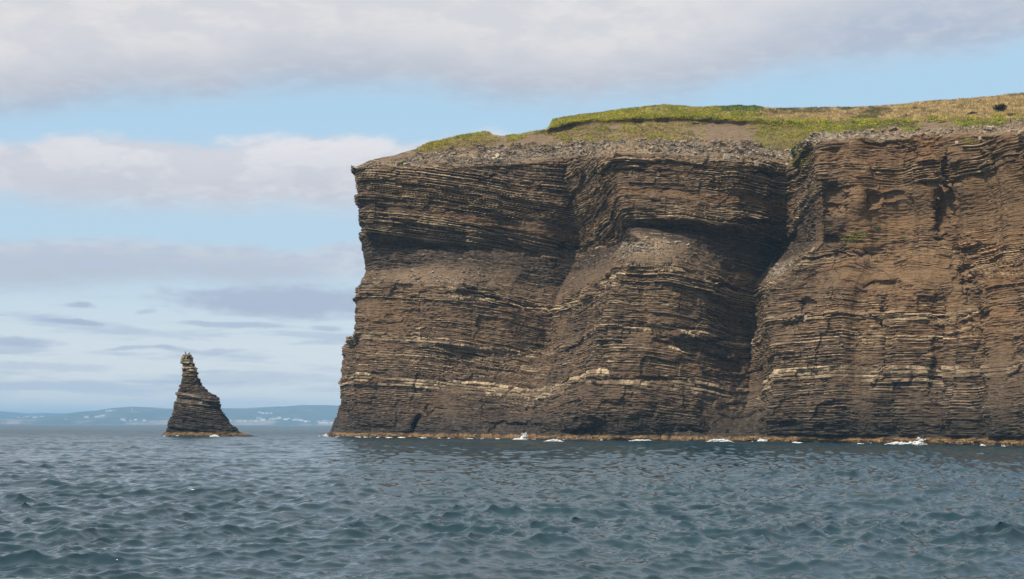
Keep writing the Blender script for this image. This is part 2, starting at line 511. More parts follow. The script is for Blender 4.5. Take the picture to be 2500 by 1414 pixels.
def px_of(q, y):
    L = np.interp(y, PYK, LE); a1 = np.interp(y, PYK, A1); c2 = np.interp(y, PYK, C2); a2 = np.interp(y, PYK, A2); c3 = np.interp(y, PYK, C3)
    q = np.broadcast_to(q, y.shape)
    r = np.where(q < 1, L + q * (a1 - L), 0)
    r = np.where((q >= 1) & (q < 1.4), a1 + (q - 1) / .4 * (c2 - a1), r)
    r = np.where((q >= 1.4) & (q < 2), c2 + (q - 1.4) / .6 * (a2 - c2), r)
    r = np.where((q >= 2) & (q < 2.3), a2 + (q - 2) / .3 * (c3 - a2), r)
    r = np.where(q >= 2.3, c3 + (np.minimum(q, 3) - 2.3) / .7 * (RX - c3) + np.maximum(q - 3, 0) * 1000, r)
    return r


T = {
 # name: (photo y per q, northing per q)
 'W': ([1067, 1068, 1070, 1072, 1074, 1076, 1077, 1078, 1079, 1079.5, 1080, 1083, 1088, 1092, 1099], [336, 325, 316, 307, 299, 292, 284, 276, 271, 268, 262, 255, 236, 218, 192]),
 'A': ([1000] * 15, [335, 325, 317, 312, 307, 292, 279, 272, 273, 280, 260, 252, 235, 217, 191]),
 'B': ([850] * 15, [334, 325, 319, 319, 324, 302, 279, 274, 277, 292, 262, 252, 237, 219, 193]),
 'C': ([690, 690, 697, 725, 745, 690, 640, 664, 688, 700, 660, 612, 596, 578, 565], [335, 327, 322, 323, 328, 304, 280, 277, 280, 295, 264, 255, 239, 222, 196]),
 'D': ([658, 650, 660, 675, 690, 650, 578, 618, 648, 662, 636, 585, 570, 558, 545], [337, 331, 326, 327, 333, 309, 284, 282, 286, 299, 265, 254, 240, 223, 197]),
 'E': ([605, 602, 605, 610, 612, 590, 556, 560, 580, 600, 580, 530, 510, 495, 485], [336, 333, 331, 332, 338, 315, 291, 288, 292, 303, 263, 255, 240, 223, 197]),
 'E2': ([562, 545, 552, 562, 585, 548, 528, 533, 540, 546, 520, 465, 450, 440, 430], [333, 330, 328, 329, 336, 312, 289, 284, 286, 299, 261, 253, 238, 222, 196]),
 'F': ([411, 410, 402, 398, 388, 385, 382, 382, 388, 400, 345, 337, 330, 322, 318], [334, 332, 331, 331, 330, 312, 294, 291, 291, 299, 263, 254, 238, 222, 196]),
 'G': ([410.6, 384, 364, 358, 350, 348, 346, 345, 348, 366, 330, 324, 314, 305, 300], [334.2, 339, 341, 343, 341, 327, 313, 308, 308, 312, 279, 268, 255, 239, 215]),
 'R': ([410.4, 376, 350, 342, 310, 306, 303, 300, 305, 308, 304, 303, 300, 297, 295], [334.6, 342, 345, 348, 352, 346, 340, 334, 330, 326, 303, 287, 273, 258, 234]),
 'T': ([410.2, 374, 345, 340, 299, 295, 291, 287, 293, 298, 296, 295, 293, 290, 288], [334.8, 342.4, 346.6, 349, 350, 345, 338, 332, 328, 326, 304, 288, 274, 259, 235]),
}
SKX = [800, 866, 900, 960, 1010, 1050, 1110, 1186, 1193, 1200, 1240, 1335, 1340, 1350, 1380, 1460, 1540, 1620, 1700, 1780, 1840, 1880, 2000, 2100, 2200, 2300, 2400, 2500, 2700, 3100]
SKY_ = [412, 410, 392, 381, 364, 349, 335, 321, 323, 328, 332, 320, 312, 294, 287, 277, 265, 256, 262, 259, 260, 268, 266, 262, 256, 247, 238, 231, 216, 190]
SKD_Q = [335.0, 345, 352, 356, 366, 366, 364, 362, 362, 360, 350, 342, 335, 325, 300]


QK2 = np.append(QK, 3.3)


def ext(v):
    return np.append(v, v[-1] + (v[-1] - v[-2]) * 1.3)


def table_row(nm, q):
    y, d = T[nm]
    return np.interp(q, QK2, ext(y)), np.interp(q, QK2, ext(d))


def build_headland():
    qm = np.interp(np.arange(805, RX, 1.35), px_of(np.linspace(0, 3, 3001), np.full(3001, 700.0)), np.linspace(0, 3, 3001))
    q = np.unique(np.concatenate([[0.0], qm, [3.0], np.linspace(3.0, 3.3, 160)[1:]]))
    nq = len(q)
    names = ['W', 'A', 'B', 'C', 'D', 'E', 'E2', 'F', 'G', 'R', 'T']
    rowsn = [62, 150, 168, 50, 62, 52, 150, 58, 34, 10]
    ys, ds, nm_end = [], [], {}
    for a, b, n in zip(names[:-1], names[1:], rowsn):
        ya, da = table_row(a, q); yb, db = table_row(b, q)
        nm_end[a] = len(ys)
        for j in range(n):
            f = j / n
            ys.append(ya + (yb - ya) * f); ds.append(da + (db - da) * f)
    nm_end['T'] = len(ys)
    yt, dt = table_row('T', q)
    yt = yt + 1.6 * vn(q * 60, 0, 0, 77) + 0.9 * vn(q * 200, 0, 0, 78)
    # skyline
    pxs = px_of(q, np.full(nq, 300.0))
    for _ in range(4):
        sky = np.interp(pxs, SKX, SKY_)
        pxs = px_of(q, sky)
    sd = np.interp(q, QK2, ext(SKD_Q))
    # keep every row below the skyline on the left where the ground thins out
    n = 70
    for j in range(n + 1):
        f = j / n
        ys.append(yt + (sky - yt) * f); ds.append(dt + (sd - dt) * f ** 1.15)
    Yp = np.array(ys); D = np.array(ds)
    Yp = np.maximum(Yp, sky[None, :] + np.linspace(14, 0, len(Yp))[:, None] * 0.02)
    PXg = px_of(q[None, :].repeat(len(Yp), 0), Yp)
    D = smooth_ax(smooth_ax(D, 9, 0), 9, 1)
    # left edge: round and the set-back lower facet
    Lx = np.interp(Yp, PYK, LE)
    s1 = np.clip((PXg - Lx) / 15.0, 0, 1)
    D += 5.0 * (1 - np.sqrt(1 - (1 - s1) ** 2 + 1e-6))
    fac = sst(Yp, 815, 850) * (1 - sst(Yp, 1500, 1600))
    s2 = np.clip((PXg - Lx) / (46.0 + 12 * np.sin(Yp / 23)), 0, 1)
    D += fac * 10.0 * (1 - s2) + fac * 1.2 * (s2 < 1)

    # hollows, gullies, caves and ribs: (px, py, rx, ry, metres back, rotation deg, edge power)
    def hollow(cx, cy, rx, ry, dep, rot=0.0, p=2.0):
        nonlocal D
        c, s_ = math.cos(math.radians(rot)), math.sin(math.radians(rot))
        wob = 0.22 * vn(PXg / 17, Yp / 13, cx, 40) + 0.16 * vn(PXg / 6, Yp / 4, cx, 41)
        u = ((PXg - cx) * c + (Yp - cy) * s_) / rx; v = (-(PXg - cx) * s_ + (Yp - cy) * c) / ry
        r = (np.abs(u) ** p + np.abs(v) ** p) ** (1 / p) + wob
        D = D + 0.62 * dep * (1 - sst(r, 0.35, 1.3))
    hollow(2042, 480, 38, 36, 3.2, 0, 4)
    hollow(2042, 512, 34, 16, 1.5, 0, 3)
    hollow(2122, 485, 20, 20, 3.6, 20)
    hollow(2168, 478, 26, 9, 1.3, -10)
    hollow(2318, 430, 16, 60, 2.4, 0, 3)
    hollow(2300, 520, 20, 60, 4.0, 6, 3)
    hollow(2345, 425, 26, 30, 1.6, 0, 3)
    hollow(2100, 620, 52, 14, 3.0, -8)
    hollow(2030, 585, 20, 12, 1.5)
    hollow(2362, 640, 22, 52, 2.6, 0, 3)
    hollow(2378, 740, 26, 72, 3.4, -4, 3)
    hollow(2168, 700, 50, 14, 2.2, 0, 3)
    hollow(2164, 815, 14, 88, 3.0, 0, 4)
    hollow(2300, 780, 26, 9, 2.0)
    hollow(2290, 740, 20, 34, 1.6, 0, 3)
    hollow(2285, 900, 16, 90, 2.0, 4, 3)
    hollow(2020, 990, 12, 60, 2.6, 0, 3)
    hollow(1965, 740, 22, 14, 2.0)
    hollow(1950, 785, 40, 16, 2.2, -20)
    hollow(1700, 840, 90, 16, 2.2, 4, 3)
    hollow(1470, 868, 26, 34, 2.6, 0, 3)
    hollow(1560, 925, 90, 7, 2.0, 0, 3)
    hollow(1600, 800, 90, 10, 1.6, 6, 3)
    hollow(1530, 418, 56, 12, 2.0, 6)
    hollow(1420, 1060, 50, 14, 3.0, 0, 3)
    hollow(1300, 1050, 36, 20, 2.2, 0, 3)
    hollow(1680, 1060, 60, 14, 2.0, 0, 3)
    hollow(1160, 862, 110, 13, 2.0, 3, 3)
    hollow(1160, 895, 90, 26, 1.5, 3, 4)
    hollow(1150, 722, 60, 9, 1.8, 5, 3)
    hollow(1270, 752, 60, 7, 1.6, 6, 3)
    hollow(1030, 780, 42, 38, 1.9, 0, 4)
    hollow(1240, 1038, 60, 8, 1.8, 0, 3)
    hollow(930, 915, 26, 14, 1.6)
    hollow(1180, 560, 90, 6, 1.4, 5, 3)
    hollow(1010, 1044, 6, 30, 5.5, 20, 2)
    hollow(2322, 1086, 4, 10, 1.5)
    hollow(1880, 430, 60, 6, 1.6, 8, 3)
    hollow(1860, 545, 76, 9, 2.6, 5, 3)
    hollow(1720, 578, 150, 16, 1.0, 6, 3)
    hollow(1090, 605, 180, 14, 1.2, 3, 3)
    hollow(1385, 610, 26, 22, 2.4)
    # turf platform edges and soil scarps (nearer lip handled below)
    P = at(PXg, Yp, D)

    # back of the plateau, hidden from the water
    last = P[-1]
    back = []
    for dy, dz in ((3, 0.0), (12, -0.3), (40, -2), (110, -6), (260, -14)):
        b = last.copy(); b[:, 1] += dy; b[:, 2] += dz
        b[:, 0] += np.linspace(1, 0, nq) * dy * 0.12
        back.append(b)
    foot = P[0].copy(); foot[:, 2] = -2.5
    foot2 = P[0].copy(); foot2[:, 2] = -0.6
    nfoot = 8
    ft = [foot + (P[0] - foot) * (j / nfoot) for j in range(nfoot)]
    P = np.concatenate([np.array(ft), P, np.array(back)], 0)
    off = nfoot
    # wrap round the north-west corner
    ncol = 90
    e0 = P[:, :1, :]
    ks = (np.linspace(1, 0, ncol, endpoint=False) ** 1.8 * 140)[None, :, None]
    bend = np.concatenate([ks * 0.16 + 0.0009 * ks ** 2, ks, np.zeros_like(ks)], -1)
    wrap = e0 + bend
    P = np.concatenate([wrap, P], 1)
    PXf = np.concatenate([np.full((P.shape[0], ncol), 800.0), np.concatenate([PXg[:1].repeat(off, 0), PXg, PXg[-1:].repeat(5, 0)], 0)], 1)
    PYf = np.concatenate([np.concatenate([np.full((off, nq), 1100.0), Yp, Yp[-1:].repeat(5, 0)], 0)[:, :1].repeat(ncol, 1),
                          np.concatenate([np.full((off, nq), 1100.0), Yp, Yp[-1:].repeat(5, 0)], 0)], 1)
    nr, nc = P.shape[:2]
    Ps = smooth_ax(smooth_ax(P, 6, 0), 6, 1)
    N = grid_normals(Ps)
    flat = sst(N[..., 2], 0.25, 0.62)
    rows = np.arange(nr)[:, None] - off
    R = {k: v for k, v in nm_end.items()}
    above_lip = sst(rows, R['F'] - 10, R['F'] + 16)
    grass_zone = sst(rows, R['G'] - 4, R['G'] + 6)
    X, Y, Z = P[..., 0], P[..., 1], P[..., 2]
    d, hd, tone, led, t = bed_fields(P)
    # broad facets
    bodyf = (1 - above_lip)
    broad = 1.5 * fbm(X / 11, Y / 11, Z / 26, 3, 50) + 0.8 * vn(X / 4.0, Y / 4.0, Z / 14, 53)
    sr = X * 0.5 - Y * 0.85
    rv = vn(sr / 4.6 + 0.15 * vn(X / 2, Y / 2, Z / 3, 57), 0, Z / 42, 58) + 0.5 * vn(sr / 1.9, 3, Z / 16, 59)
    broad = broad + 1.25 * np.sign(rv) * np.abs(rv) ** 0.7 * sst(PXf, 1940, 2060)
    rid = np.abs(vn(X / 7.5 + 0.2 * vn(X / 3, Y / 3, Z / 3, 55), Y / 7.5, Z / 30, 54))
    broad = broad - 0.5 * (1 - sst(rid, 0.0, 0.2)) * sst(vn(X / 9, Y / 9, Z / 7, 56), 0.0, 0.5)                     # narrow clefts
    # debris aprons cover the beds
    dust = sst(fbm(X / 7, Y / 7, Z / 5, 3, 60), 0.12, 0.45) * 0.8
    dust = np.maximum(dust, sst(np.exp(-((PXf - 2180) / 210) ** 2 - ((PYf - 650) / 70) ** 2), .35, .75) * .75)
    dust = np.maximum(dust, 0.72 * sst(PXf, 1975, 2030) * sst(PYf + 14 * vn(X / 4, Y / 4, Z / 2, 63), 425, 455) * (1 - sst(PYf, 545, 575)))
    dust = np.maximum(dust, sst(np.exp(-((PXf - 970) / 70) ** 2 - ((PYf - 770) / 45) ** 2), .35, .8) * .6)
    strongledge = np.clip(np.interp(t, [82.5, 83.5, 88, 88.5, 90, 90.6, 110], [0, 1, 1, 0, 0, 1, 1]) + np.interp(t, [56, 57, 59, 60], [0, 1, 1, 0]) + np.interp(t, [67, 67.8, 71.8, 72.5], [0, 1, 1, 0]), 0, 1)
    dust = dust * (1 - 0.75 * strongledge * (PXf < 1985))
    # ledges and scree
    ledge_row = sst(rows, R['C'] - 14, R['C'] + 4) * (1 - sst(rows, R['D'] + 6, R['D'] + 26))
    crest = np.exp(-((PXf - 1580) / 75) ** 2 - ((PYf - 605) / 30) ** 2) + 0.6 * np.exp(-((PXf - 1900) / 50) ** 2 - ((PYf - 665) / 30) ** 2) + 0.5 * np.exp(-((PXf - 1050) / 110) ** 2 - ((PYf - 680) / 22) ** 2)
    ledge_flat = ledge_row * sst(flat + 0.3 * fbm(X / 5, Y / 5, Z / 2, 3, 62), 0.3, 0.75)
    scree = np.clip(np.maximum(ledge_flat * np.clip(0.12 + crest, 0, 1), above_lip * sst(flat + 0.35 * fbm(X / 5, Y / 5, Z / 2, 3, 61), 0.25, 0.6)), 0, 1) * (1 - grass_zone)
    scree = np.where(rows < 0, 0, scree)
    dust = dust * (1 - .8 * np.interp(t, [75, 76, 82.6, 83.6], [0, 1, 1, 0]) * (PXf < 1990))
    dust = np.maximum(dust, ledge_flat * 0.35) * (1 - scree)
    bedamp = (1 - 0.85 * scree) * (1 - 0.75 * dust) * (1 - grass_zone)
    disp = d * bedamp + broad * bodyf * (1 - 0.5 * flat)
    rub = 0.30 * fbm(X / 1.6, Y / 1.6, Z / 1.2, 4, 70, 0.65)
    disp = disp + scree * rub + dust * 0.16 * fbm(X / 0.8, Y / 0.8, Z / 0.5, 3, 71)
    # scattered outcropping slabs in the scree
    slab = sst(fbm(X / 4, Y / 4, t / 0.9, 3, 72), 0.02, 0.2) * scree * above_lip
    disp = disp + slab * (d * 1.1 + .1)
    # weed shelf at the water
    shz = 0.95 + 0.5 * fbm(X / 4, Y / 4, 0, 3, 74)
    shelf = (1 - sst(Z, shz - .25, shz + .25)) * (1.1 + 1.3 * fbm(X / 2.4, Y / 2.4, Z / 3, 3, 75))
    disp = np.where(Z < 1.6, disp * 0.5, disp) + shelf
    hd = hd * (1 - dust) * (1 - scree) + slab * 0.7 * (hd > 0.3)
    dirn = N.copy()
    dirn[..., 2] *= np.where(flat > 0.4, 1.0, 0.25) * np.ones_like(flat)
    dirn /= np.linalg.norm(dirn, axis=-1, keepdims=True) + 1e-9
    # make sure the direction points out (towards the water / up)
    sgn = np.sign(dirn[..., 0] * -0.6 + dirn[..., 1] * -0.8 + dirn[..., 2] * 0.8)
    dirn *= sgn[..., None]
    taper = 1 - sst(rows, R['S'] if 'S' in R else (nr - off - 30), nr - off - 4)
    fade_top = np.where(rows > R['T'], 0.0, 1.0)
    P2 = P + dirn * (disp * fade_top)[..., None]
    # plateau hummocks, vertical
    gz = sst(rows, R['G'], R['G'] + 12)
    P2[..., 2] += gz * (0.28 * fbm(X / 6, Y / 9, 0, 3, 80) + 0.10 * vn(X / 1.6, Y / 1.6, 0, 81)) * (rows < nr - off)
    # ---- ground cover masks by place
    nzm = fbm(X / 5, Y / 5, Z / 3, 4, 90)
    nzf = fbm(X / 1.5, Y / 1.5, Z / 1.2, 3, 91)
    G_, R_, T_ = R['G'], R['R'], R['T']
    pxn = PXf + 26 * vn(PYf / 9, PXf / 60, 1, 95) + 22 * nzm
    rj = rows + 5 * vn(PXf / 14, 0, 0, 96) + 3 * vn(PXf / 5, 0, 0, 97)
    bank = (rj >= G_ - 6) & (rj < R_)
    scarp = (rj >= R_) & (rj < T_)
    field = rj >= T_
    veg = np.where(field, 1.0, 0.0)
    bankveg = np.select([pxn < 1010, pxn < 1230, pxn < 1700, pxn < 1835, pxn < 2245, pxn < 2345], [0.15, 0.25, 0.62, 0.22, 0.85, 0.15], 0.75)
    rb = np.clip((rows - G_) / max(R_ - G_, 1), 0, 1)
    bankveg = bankveg * np.where((PXf > 1345) & (PXf < 1720), 1 - 0.35 * np.abs(rb - 0.45), 1)
    veg = np.where(bank, sst(bankveg + 0.55 * nzm + 0.25 * nzf, 0.35, 0.6), veg)
    lipx = ((pxn > 1335) & (pxn < 1700) & (vn(PXf / 30, 0, 0, 98) > -.35)) | ((pxn > 1715) & (pxn < 1830)) | ((pxn > 2250) & (pxn < 2335))
    veg = np.where(scarp, np.where(lipx, 0.0, sst(0.7 + 0.6 * nzm, 0.35, 0.6)), veg)
    # the low patch on the left shoulder
    lp = np.exp(-((PXf - 1115) / 95) ** 2) * (rows > G_ + 8)
    veg = np.where((PXf < 1235) & (rows > G_ - 6), sst(lp + 0.3 * nzm, 0.3, 0.5), veg)
    veg = np.where((PXf >= 1235) & (PXf < 1338) & (rows > G_), sst(0.7 * rb + 0.6 * nzm, 0.35, 0.6), veg)
    # green gully down the corner
    gul = np.exp(-((PXf - (1960 - 0.25 * (PYf - 345))) / 26) ** 2) * sst(PYf, 330, 350) * (1 - sst(PYf, 395, 420))
    veg = np.maximum(veg, sst(gul + 0.3 * nzf, 0.4, 0.6))
    gr2 = np.exp(-((PXf - 2090 + (PYf - 580) * 1.3) / 42) ** 2 - ((PYf - 582) / 22) ** 2)
    veg = np.maximum(veg, 0.8 * sst(gr2 + 0.5 * nzf, 0.5, 0.7))
    gr3 = np.exp(-((PXf - 1913) / 24) ** 2 - ((PYf - 482) / 13) ** 2)
    veg = np.maximum(veg, sst(gr3 + 0.4 * nzf, 0.4, 0.6))
    for cx, cy, w_ in ((990, 399, 11), (1330, 372, 14), (2200, 575, 9), (2370, 345, 18)):
        veg = np.maximum(veg, 0.8 * sst(np.exp(-((PXf - cx) / w_) ** 2 - ((PYf - cy) / (w_ * .45)) ** 2) + 0.3 * nzf, 0.45, 0.7))
    # scattered sprigs in the scree
    veg = np.maximum(veg, 0.6 * scree * above_lip * sst(nzm + nzf * 0.6, 0.55, 0.75))
    soil = np.where((rows >= G_ - 16) & (rows < T_ + 2), 1.0, 0.0) * (1 - veg)
    soil = smooth_ax(soil, 4, 0)
    soil = soil * sst(nzm + 0.3 + (rows - (G_ - 16)) / 22.0, 0.1, 0.6)
    soil = np.clip(soil, 0, 1) * (1 - veg)
    # turf lip: pull the scarp back under the sward where soil is bare
    lipw = smooth_ax((lipx & (rows >= R_ - 5) & (rj < T_ - 1)).astype(float), 3, 1)
    P2[..., 1] += lipw * 0.6
    och = sst(PXf + 120 * nzm, 1960, 2120) * (1 - sst(PYf + 60 * nzm, 760, 930)) * (0.62 + 0.3 * nzm)
    och = np.maximum(och, 0.5 * np.exp(-((PXf - 960) / 60) ** 2 - ((PYf - 760) / 60) ** 2))
    red = np.exp(-((t - 89.4) / 0.9) ** 2) * 0.6 * (PXf > 1090)
    och = np.clip(np.maximum(och, red) + 0.12 * nzm, 0, 1)
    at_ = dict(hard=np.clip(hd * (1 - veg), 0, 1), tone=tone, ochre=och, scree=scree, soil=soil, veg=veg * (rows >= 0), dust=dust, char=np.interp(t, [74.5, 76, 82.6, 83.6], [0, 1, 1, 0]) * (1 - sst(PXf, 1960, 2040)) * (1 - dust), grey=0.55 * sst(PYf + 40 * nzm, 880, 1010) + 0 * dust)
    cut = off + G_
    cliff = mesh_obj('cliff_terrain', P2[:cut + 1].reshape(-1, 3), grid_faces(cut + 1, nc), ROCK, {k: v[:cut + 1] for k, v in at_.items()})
    tag(cliff, 'high brown cliff of thin rock layers rising straight from the sea', 'cliff', kind='structure')
    land = mesh_obj('terrain', P2[cut:].reshape(-1, 3), grid_faces(nr - cut, nc), ROCK, {k: v[cut:] for k, v in at_.items()}, smooth=False)
    tag(land, 'grassy sloping top of the headland above the cliff edge', 'headland', kind='structure')
    return dict(P=P2, px=PXf, py=PYf, veg=veg, scree=scree, soil=soil, rows=rows, R=R, off=off, N=N, nzm=nzm, nzf=nzf, above=above_lip, dirn=dirn, nr=nr, nc=nc, lipx=lipx)


HL = build_headland()
_pp = HL['P'].reshape(-1, 3)
_ix, _iy = project(_pp)


def on_land(px, py):
    i = np.argmin((_ix - px) ** 2 + (_iy - py) ** 2 + 1e3 * (_pp[:, 1] > 520))
    return _pp[i].copy()


# ------------------------------------------------------------------ loose rubble on slopes and ledges
STONE = None


def slab_mesh(C, R3, dims):
    """C (n,3), R3 (n,3,3), dims (n,3) -> verts and quads of n rough blocks"""
    cn = np.array([[-1, -1, -1], [1, -1, -1], [1, 1, -1], [-1, 1, -1], [-1, -1, 1], [1, -1, 1], [1, 1, 1], [-1, 1, 1]], float) * .5
    n = len(C)
    loc = cn[None] * dims[:, None, :] * rng.uniform(0.7, 1.15, (n, 8, 3))
    V = np.einsum('nij,nkj->nki', R3, loc) + C[:, None, :]
    f = np.array([[0, 3, 2, 1], [4, 5, 6, 7], [0, 1, 5, 4], [1, 2, 6, 5], [2, 3, 7, 6], [3, 0, 4, 7]])
    Fc = (f[None] + np.arange(n)[:, None, None] * 8).reshape(-1, 4)
    return V.reshape(-1, 3), Fc


def rand_rot(n, tilt=0.4):
    a = rng.uniform(0, 2 * np.pi, n); b = rng.normal(0, tilt, n); c = rng.normal(0, tilt, n)
    ca, sa, cb, sb, cc, sc = np.cos(a), np.sin(a), np.cos(b), np.sin(b), np.cos(c), np.sin(c)
    Z0 = np.zeros(n); O = np.ones(n)
    Rz = np.stack([ca, -sa, Z0, sa, ca, Z0, Z0, Z0, O], -1).reshape(n, 3, 3)
    Rx = np.stack([O, Z0, Z0, Z0, cb, -sb, Z0, sb, cb], -1).reshape(n, 3, 3)
    Ry = np.stack([cc, Z0, sc, Z0, O, Z0, -sc, Z0, cc], -1).reshape(n, 3, 3)
    return Rx @ Ry @ Rz


def pick(weight, n):
    w = weight.ravel().astype(float)
    c = np.cumsum(w); r = rng.uniform(0, c[-1], n)
    return np.searchsorted(c, r)


def jitter_on(idx):
    P = HL['P'].reshape(-1, 3)
    nc = HL['nc']
    p = P[idx]
    du = P[np.minimum(idx + 1, len(P) - 1)] - p
    dv = P[np.minimum(idx + nc, len(P) - 1)] - p
    for d_ in (du, dv):
        l = np.linalg.norm(d_, axis=1, keepdims=True)
        d_ *= np.minimum(1, 3.0 / (l + 1e-6))
    return p + du * rng.uniform(0, 1, (len(idx), 1)) + dv * rng.uniform(0, 1, (len(idx), 1))


def rubble():
    m_, g, b = mat('loose_stone')
    geo = g.n('ShaderNodeNewGeometry')
    n = g.noise(geo.outputs['Position'], 2.0, 3, 0.6)
    col = g.mix(g.ss(attr(g, 'tone'), 0.0, 1.0), (0.13, 0.10, 0.072, 1), (0.45, 0.37, 0.27, 1))
    col = g.mix(g.m('MULTIPLY', g.ss(n, 0.4, 0.7), 0.4), col, (0.17, 0.135, 0.10, 1))
    g.link(col, b.inputs['Base Color']); b.inputs['Roughness'].default_value = 0.9
    w = HL['scree'] ** 2 * (HL['px'] > 805) * (HL['rows'] > 5)
    area = np.linalg.norm(np.cross(np.gradient(HL['P'], axis=1), np.gradient(HL['P'], axis=0)), axis=-1)
    w = w * np.minimum(area, 0.5) * (0.06 + np.clip(0.3 + 1.6 * HL['nzm'] + 0.6 * HL['nzf'], 0, 1.6))
    n_ = 46000
    idx = pick(w, n_)
    C = jitter_on(idx) + np.array([0, 0, 0.03])
    s = np.clip(rng.lognormal(-1.55, 0.6, n_), 0.10, 1.4)
    dims = np.stack([s * rng.uniform(.8, 1.5, n_), s * rng.uniform(.6, 1.2, n_), s * rng.uniform(.15, .4, n_)], -1)
    V, Fc = slab_mesh(C, rand_rot(n_, 0.38), dims)
    o = mesh_obj('rubble', V, Fc, m_, {'tone': np.repeat(np.clip(rng.beta(1.6, 2.2, n_), 0, 1), 8)})
    tag(o, 'loose flat pale stones strewn over the slope at the cliff top and on its ledges', 'rubble', kind='stuff')
    return m_


STONE = rubble()


# ------------------------------------------------------------------ grass and weeds
def blades_material(name, spec=0.1):
    m_, g, b = mat(name)
    a = g.n('ShaderNodeAttribute', attribute_name='gcol')
    g.link(a.outputs['Color'], b.inputs['Base Color'])
    b.inputs['Roughness'].default_value = 0.8
    b.inputs['Specular IOR Level'].default_value = spec
    return m_


def put_color(o, cols):
    ca = o.data.attributes.new('gcol', 'FLOAT_COLOR', 'POINT')
    c4 = np.concatenate([cols, np.ones((len(cols), 1))], 1).astype(np.float32)
    ca.data.foreach_set('color', c4.ravel())


STRAW = np.array([0.47, 0.33, 0.155]); OLIVE = np.array([0.135, 0.135, 0.038]); LIME = np.array([0.34, 0.34, 0.035])
HEATH = np.array([0.095, 0.070, 0.042]); GREEN = np.array([0.075, 0.125, 0.025]); YEL = np.array([0.42, 0.34, 0.035])


def cover_color(px, py, rowf, n):
    """what grows where, by place on the headland"""
    nz = vn(px / 35, py / 7, 0, 120) + 0.6 * vn(px / 11, py / 3, 2, 121)
    c = np.tile(OLIVE, (len(px), 1)).astype(float)

    def blend(mask, colr):
        nonlocal c
        c = c * (1 - mask[:, None]) + colr * mask[:, None]
    field = rowf >= 0
    lefttop = field & (px < 1870)
    blend(lefttop * 0.75 * np.ones(len(px)), 0.55 * LIME + 0.35 * STRAW)
    blend(np.clip(nz, 0, 1) * lefttop * 0.8, YEL * 0.9)
    blend((field & (px < 1235)) * 0.6, STRAW * 0.9)
    blend((field & (px > 1760) & (px < 1862) & (py < 273)) * 0.85, GREEN)
    right = field & (px >= 1850)
    blend(right * 0.92 * np.ones(len(px)), STRAW * 0.95)
    blend(right * sst(nz, -0.1, 0.6) * ((py > 263) & (py < 292) & (px < 2260)) * 0.92, HEATH * 1.2)
    blend(right * sst(nz, -0.2, 0.8) * (px < 2150) * (py < 280) * 0.75, HEATH * 1.3)
    blend(right * sst(nz, 0.1, 0.9) * 0.55, OLIVE)
    strip = field * sst(py, 288, 294)
    blend(strip * np.clip(0.35 + nz, 0, 1) * 0.8, LIME)
    bank = ~field
    blend(bank * (px < 1720) * 0.6, np.array([0.12, 0.098, 0.045]))
    blend(bank * (px > 1835) * np.clip(0.4 + nz, 0, 1), 0.6 * LIME + 0.4 * GREEN)
    blend(bank * (px < 1835) * np.clip(0.2 + nz, 0, 1) * 0.7, STRAW * 0.8)
    c *= rng.uniform(0.55, 1.45, (len(px), 1)) * (1 + .35 * vn(px / 9, py / 2.5, 5, 122))[:, None]
    return np.clip(c, 0.01, 0.6)


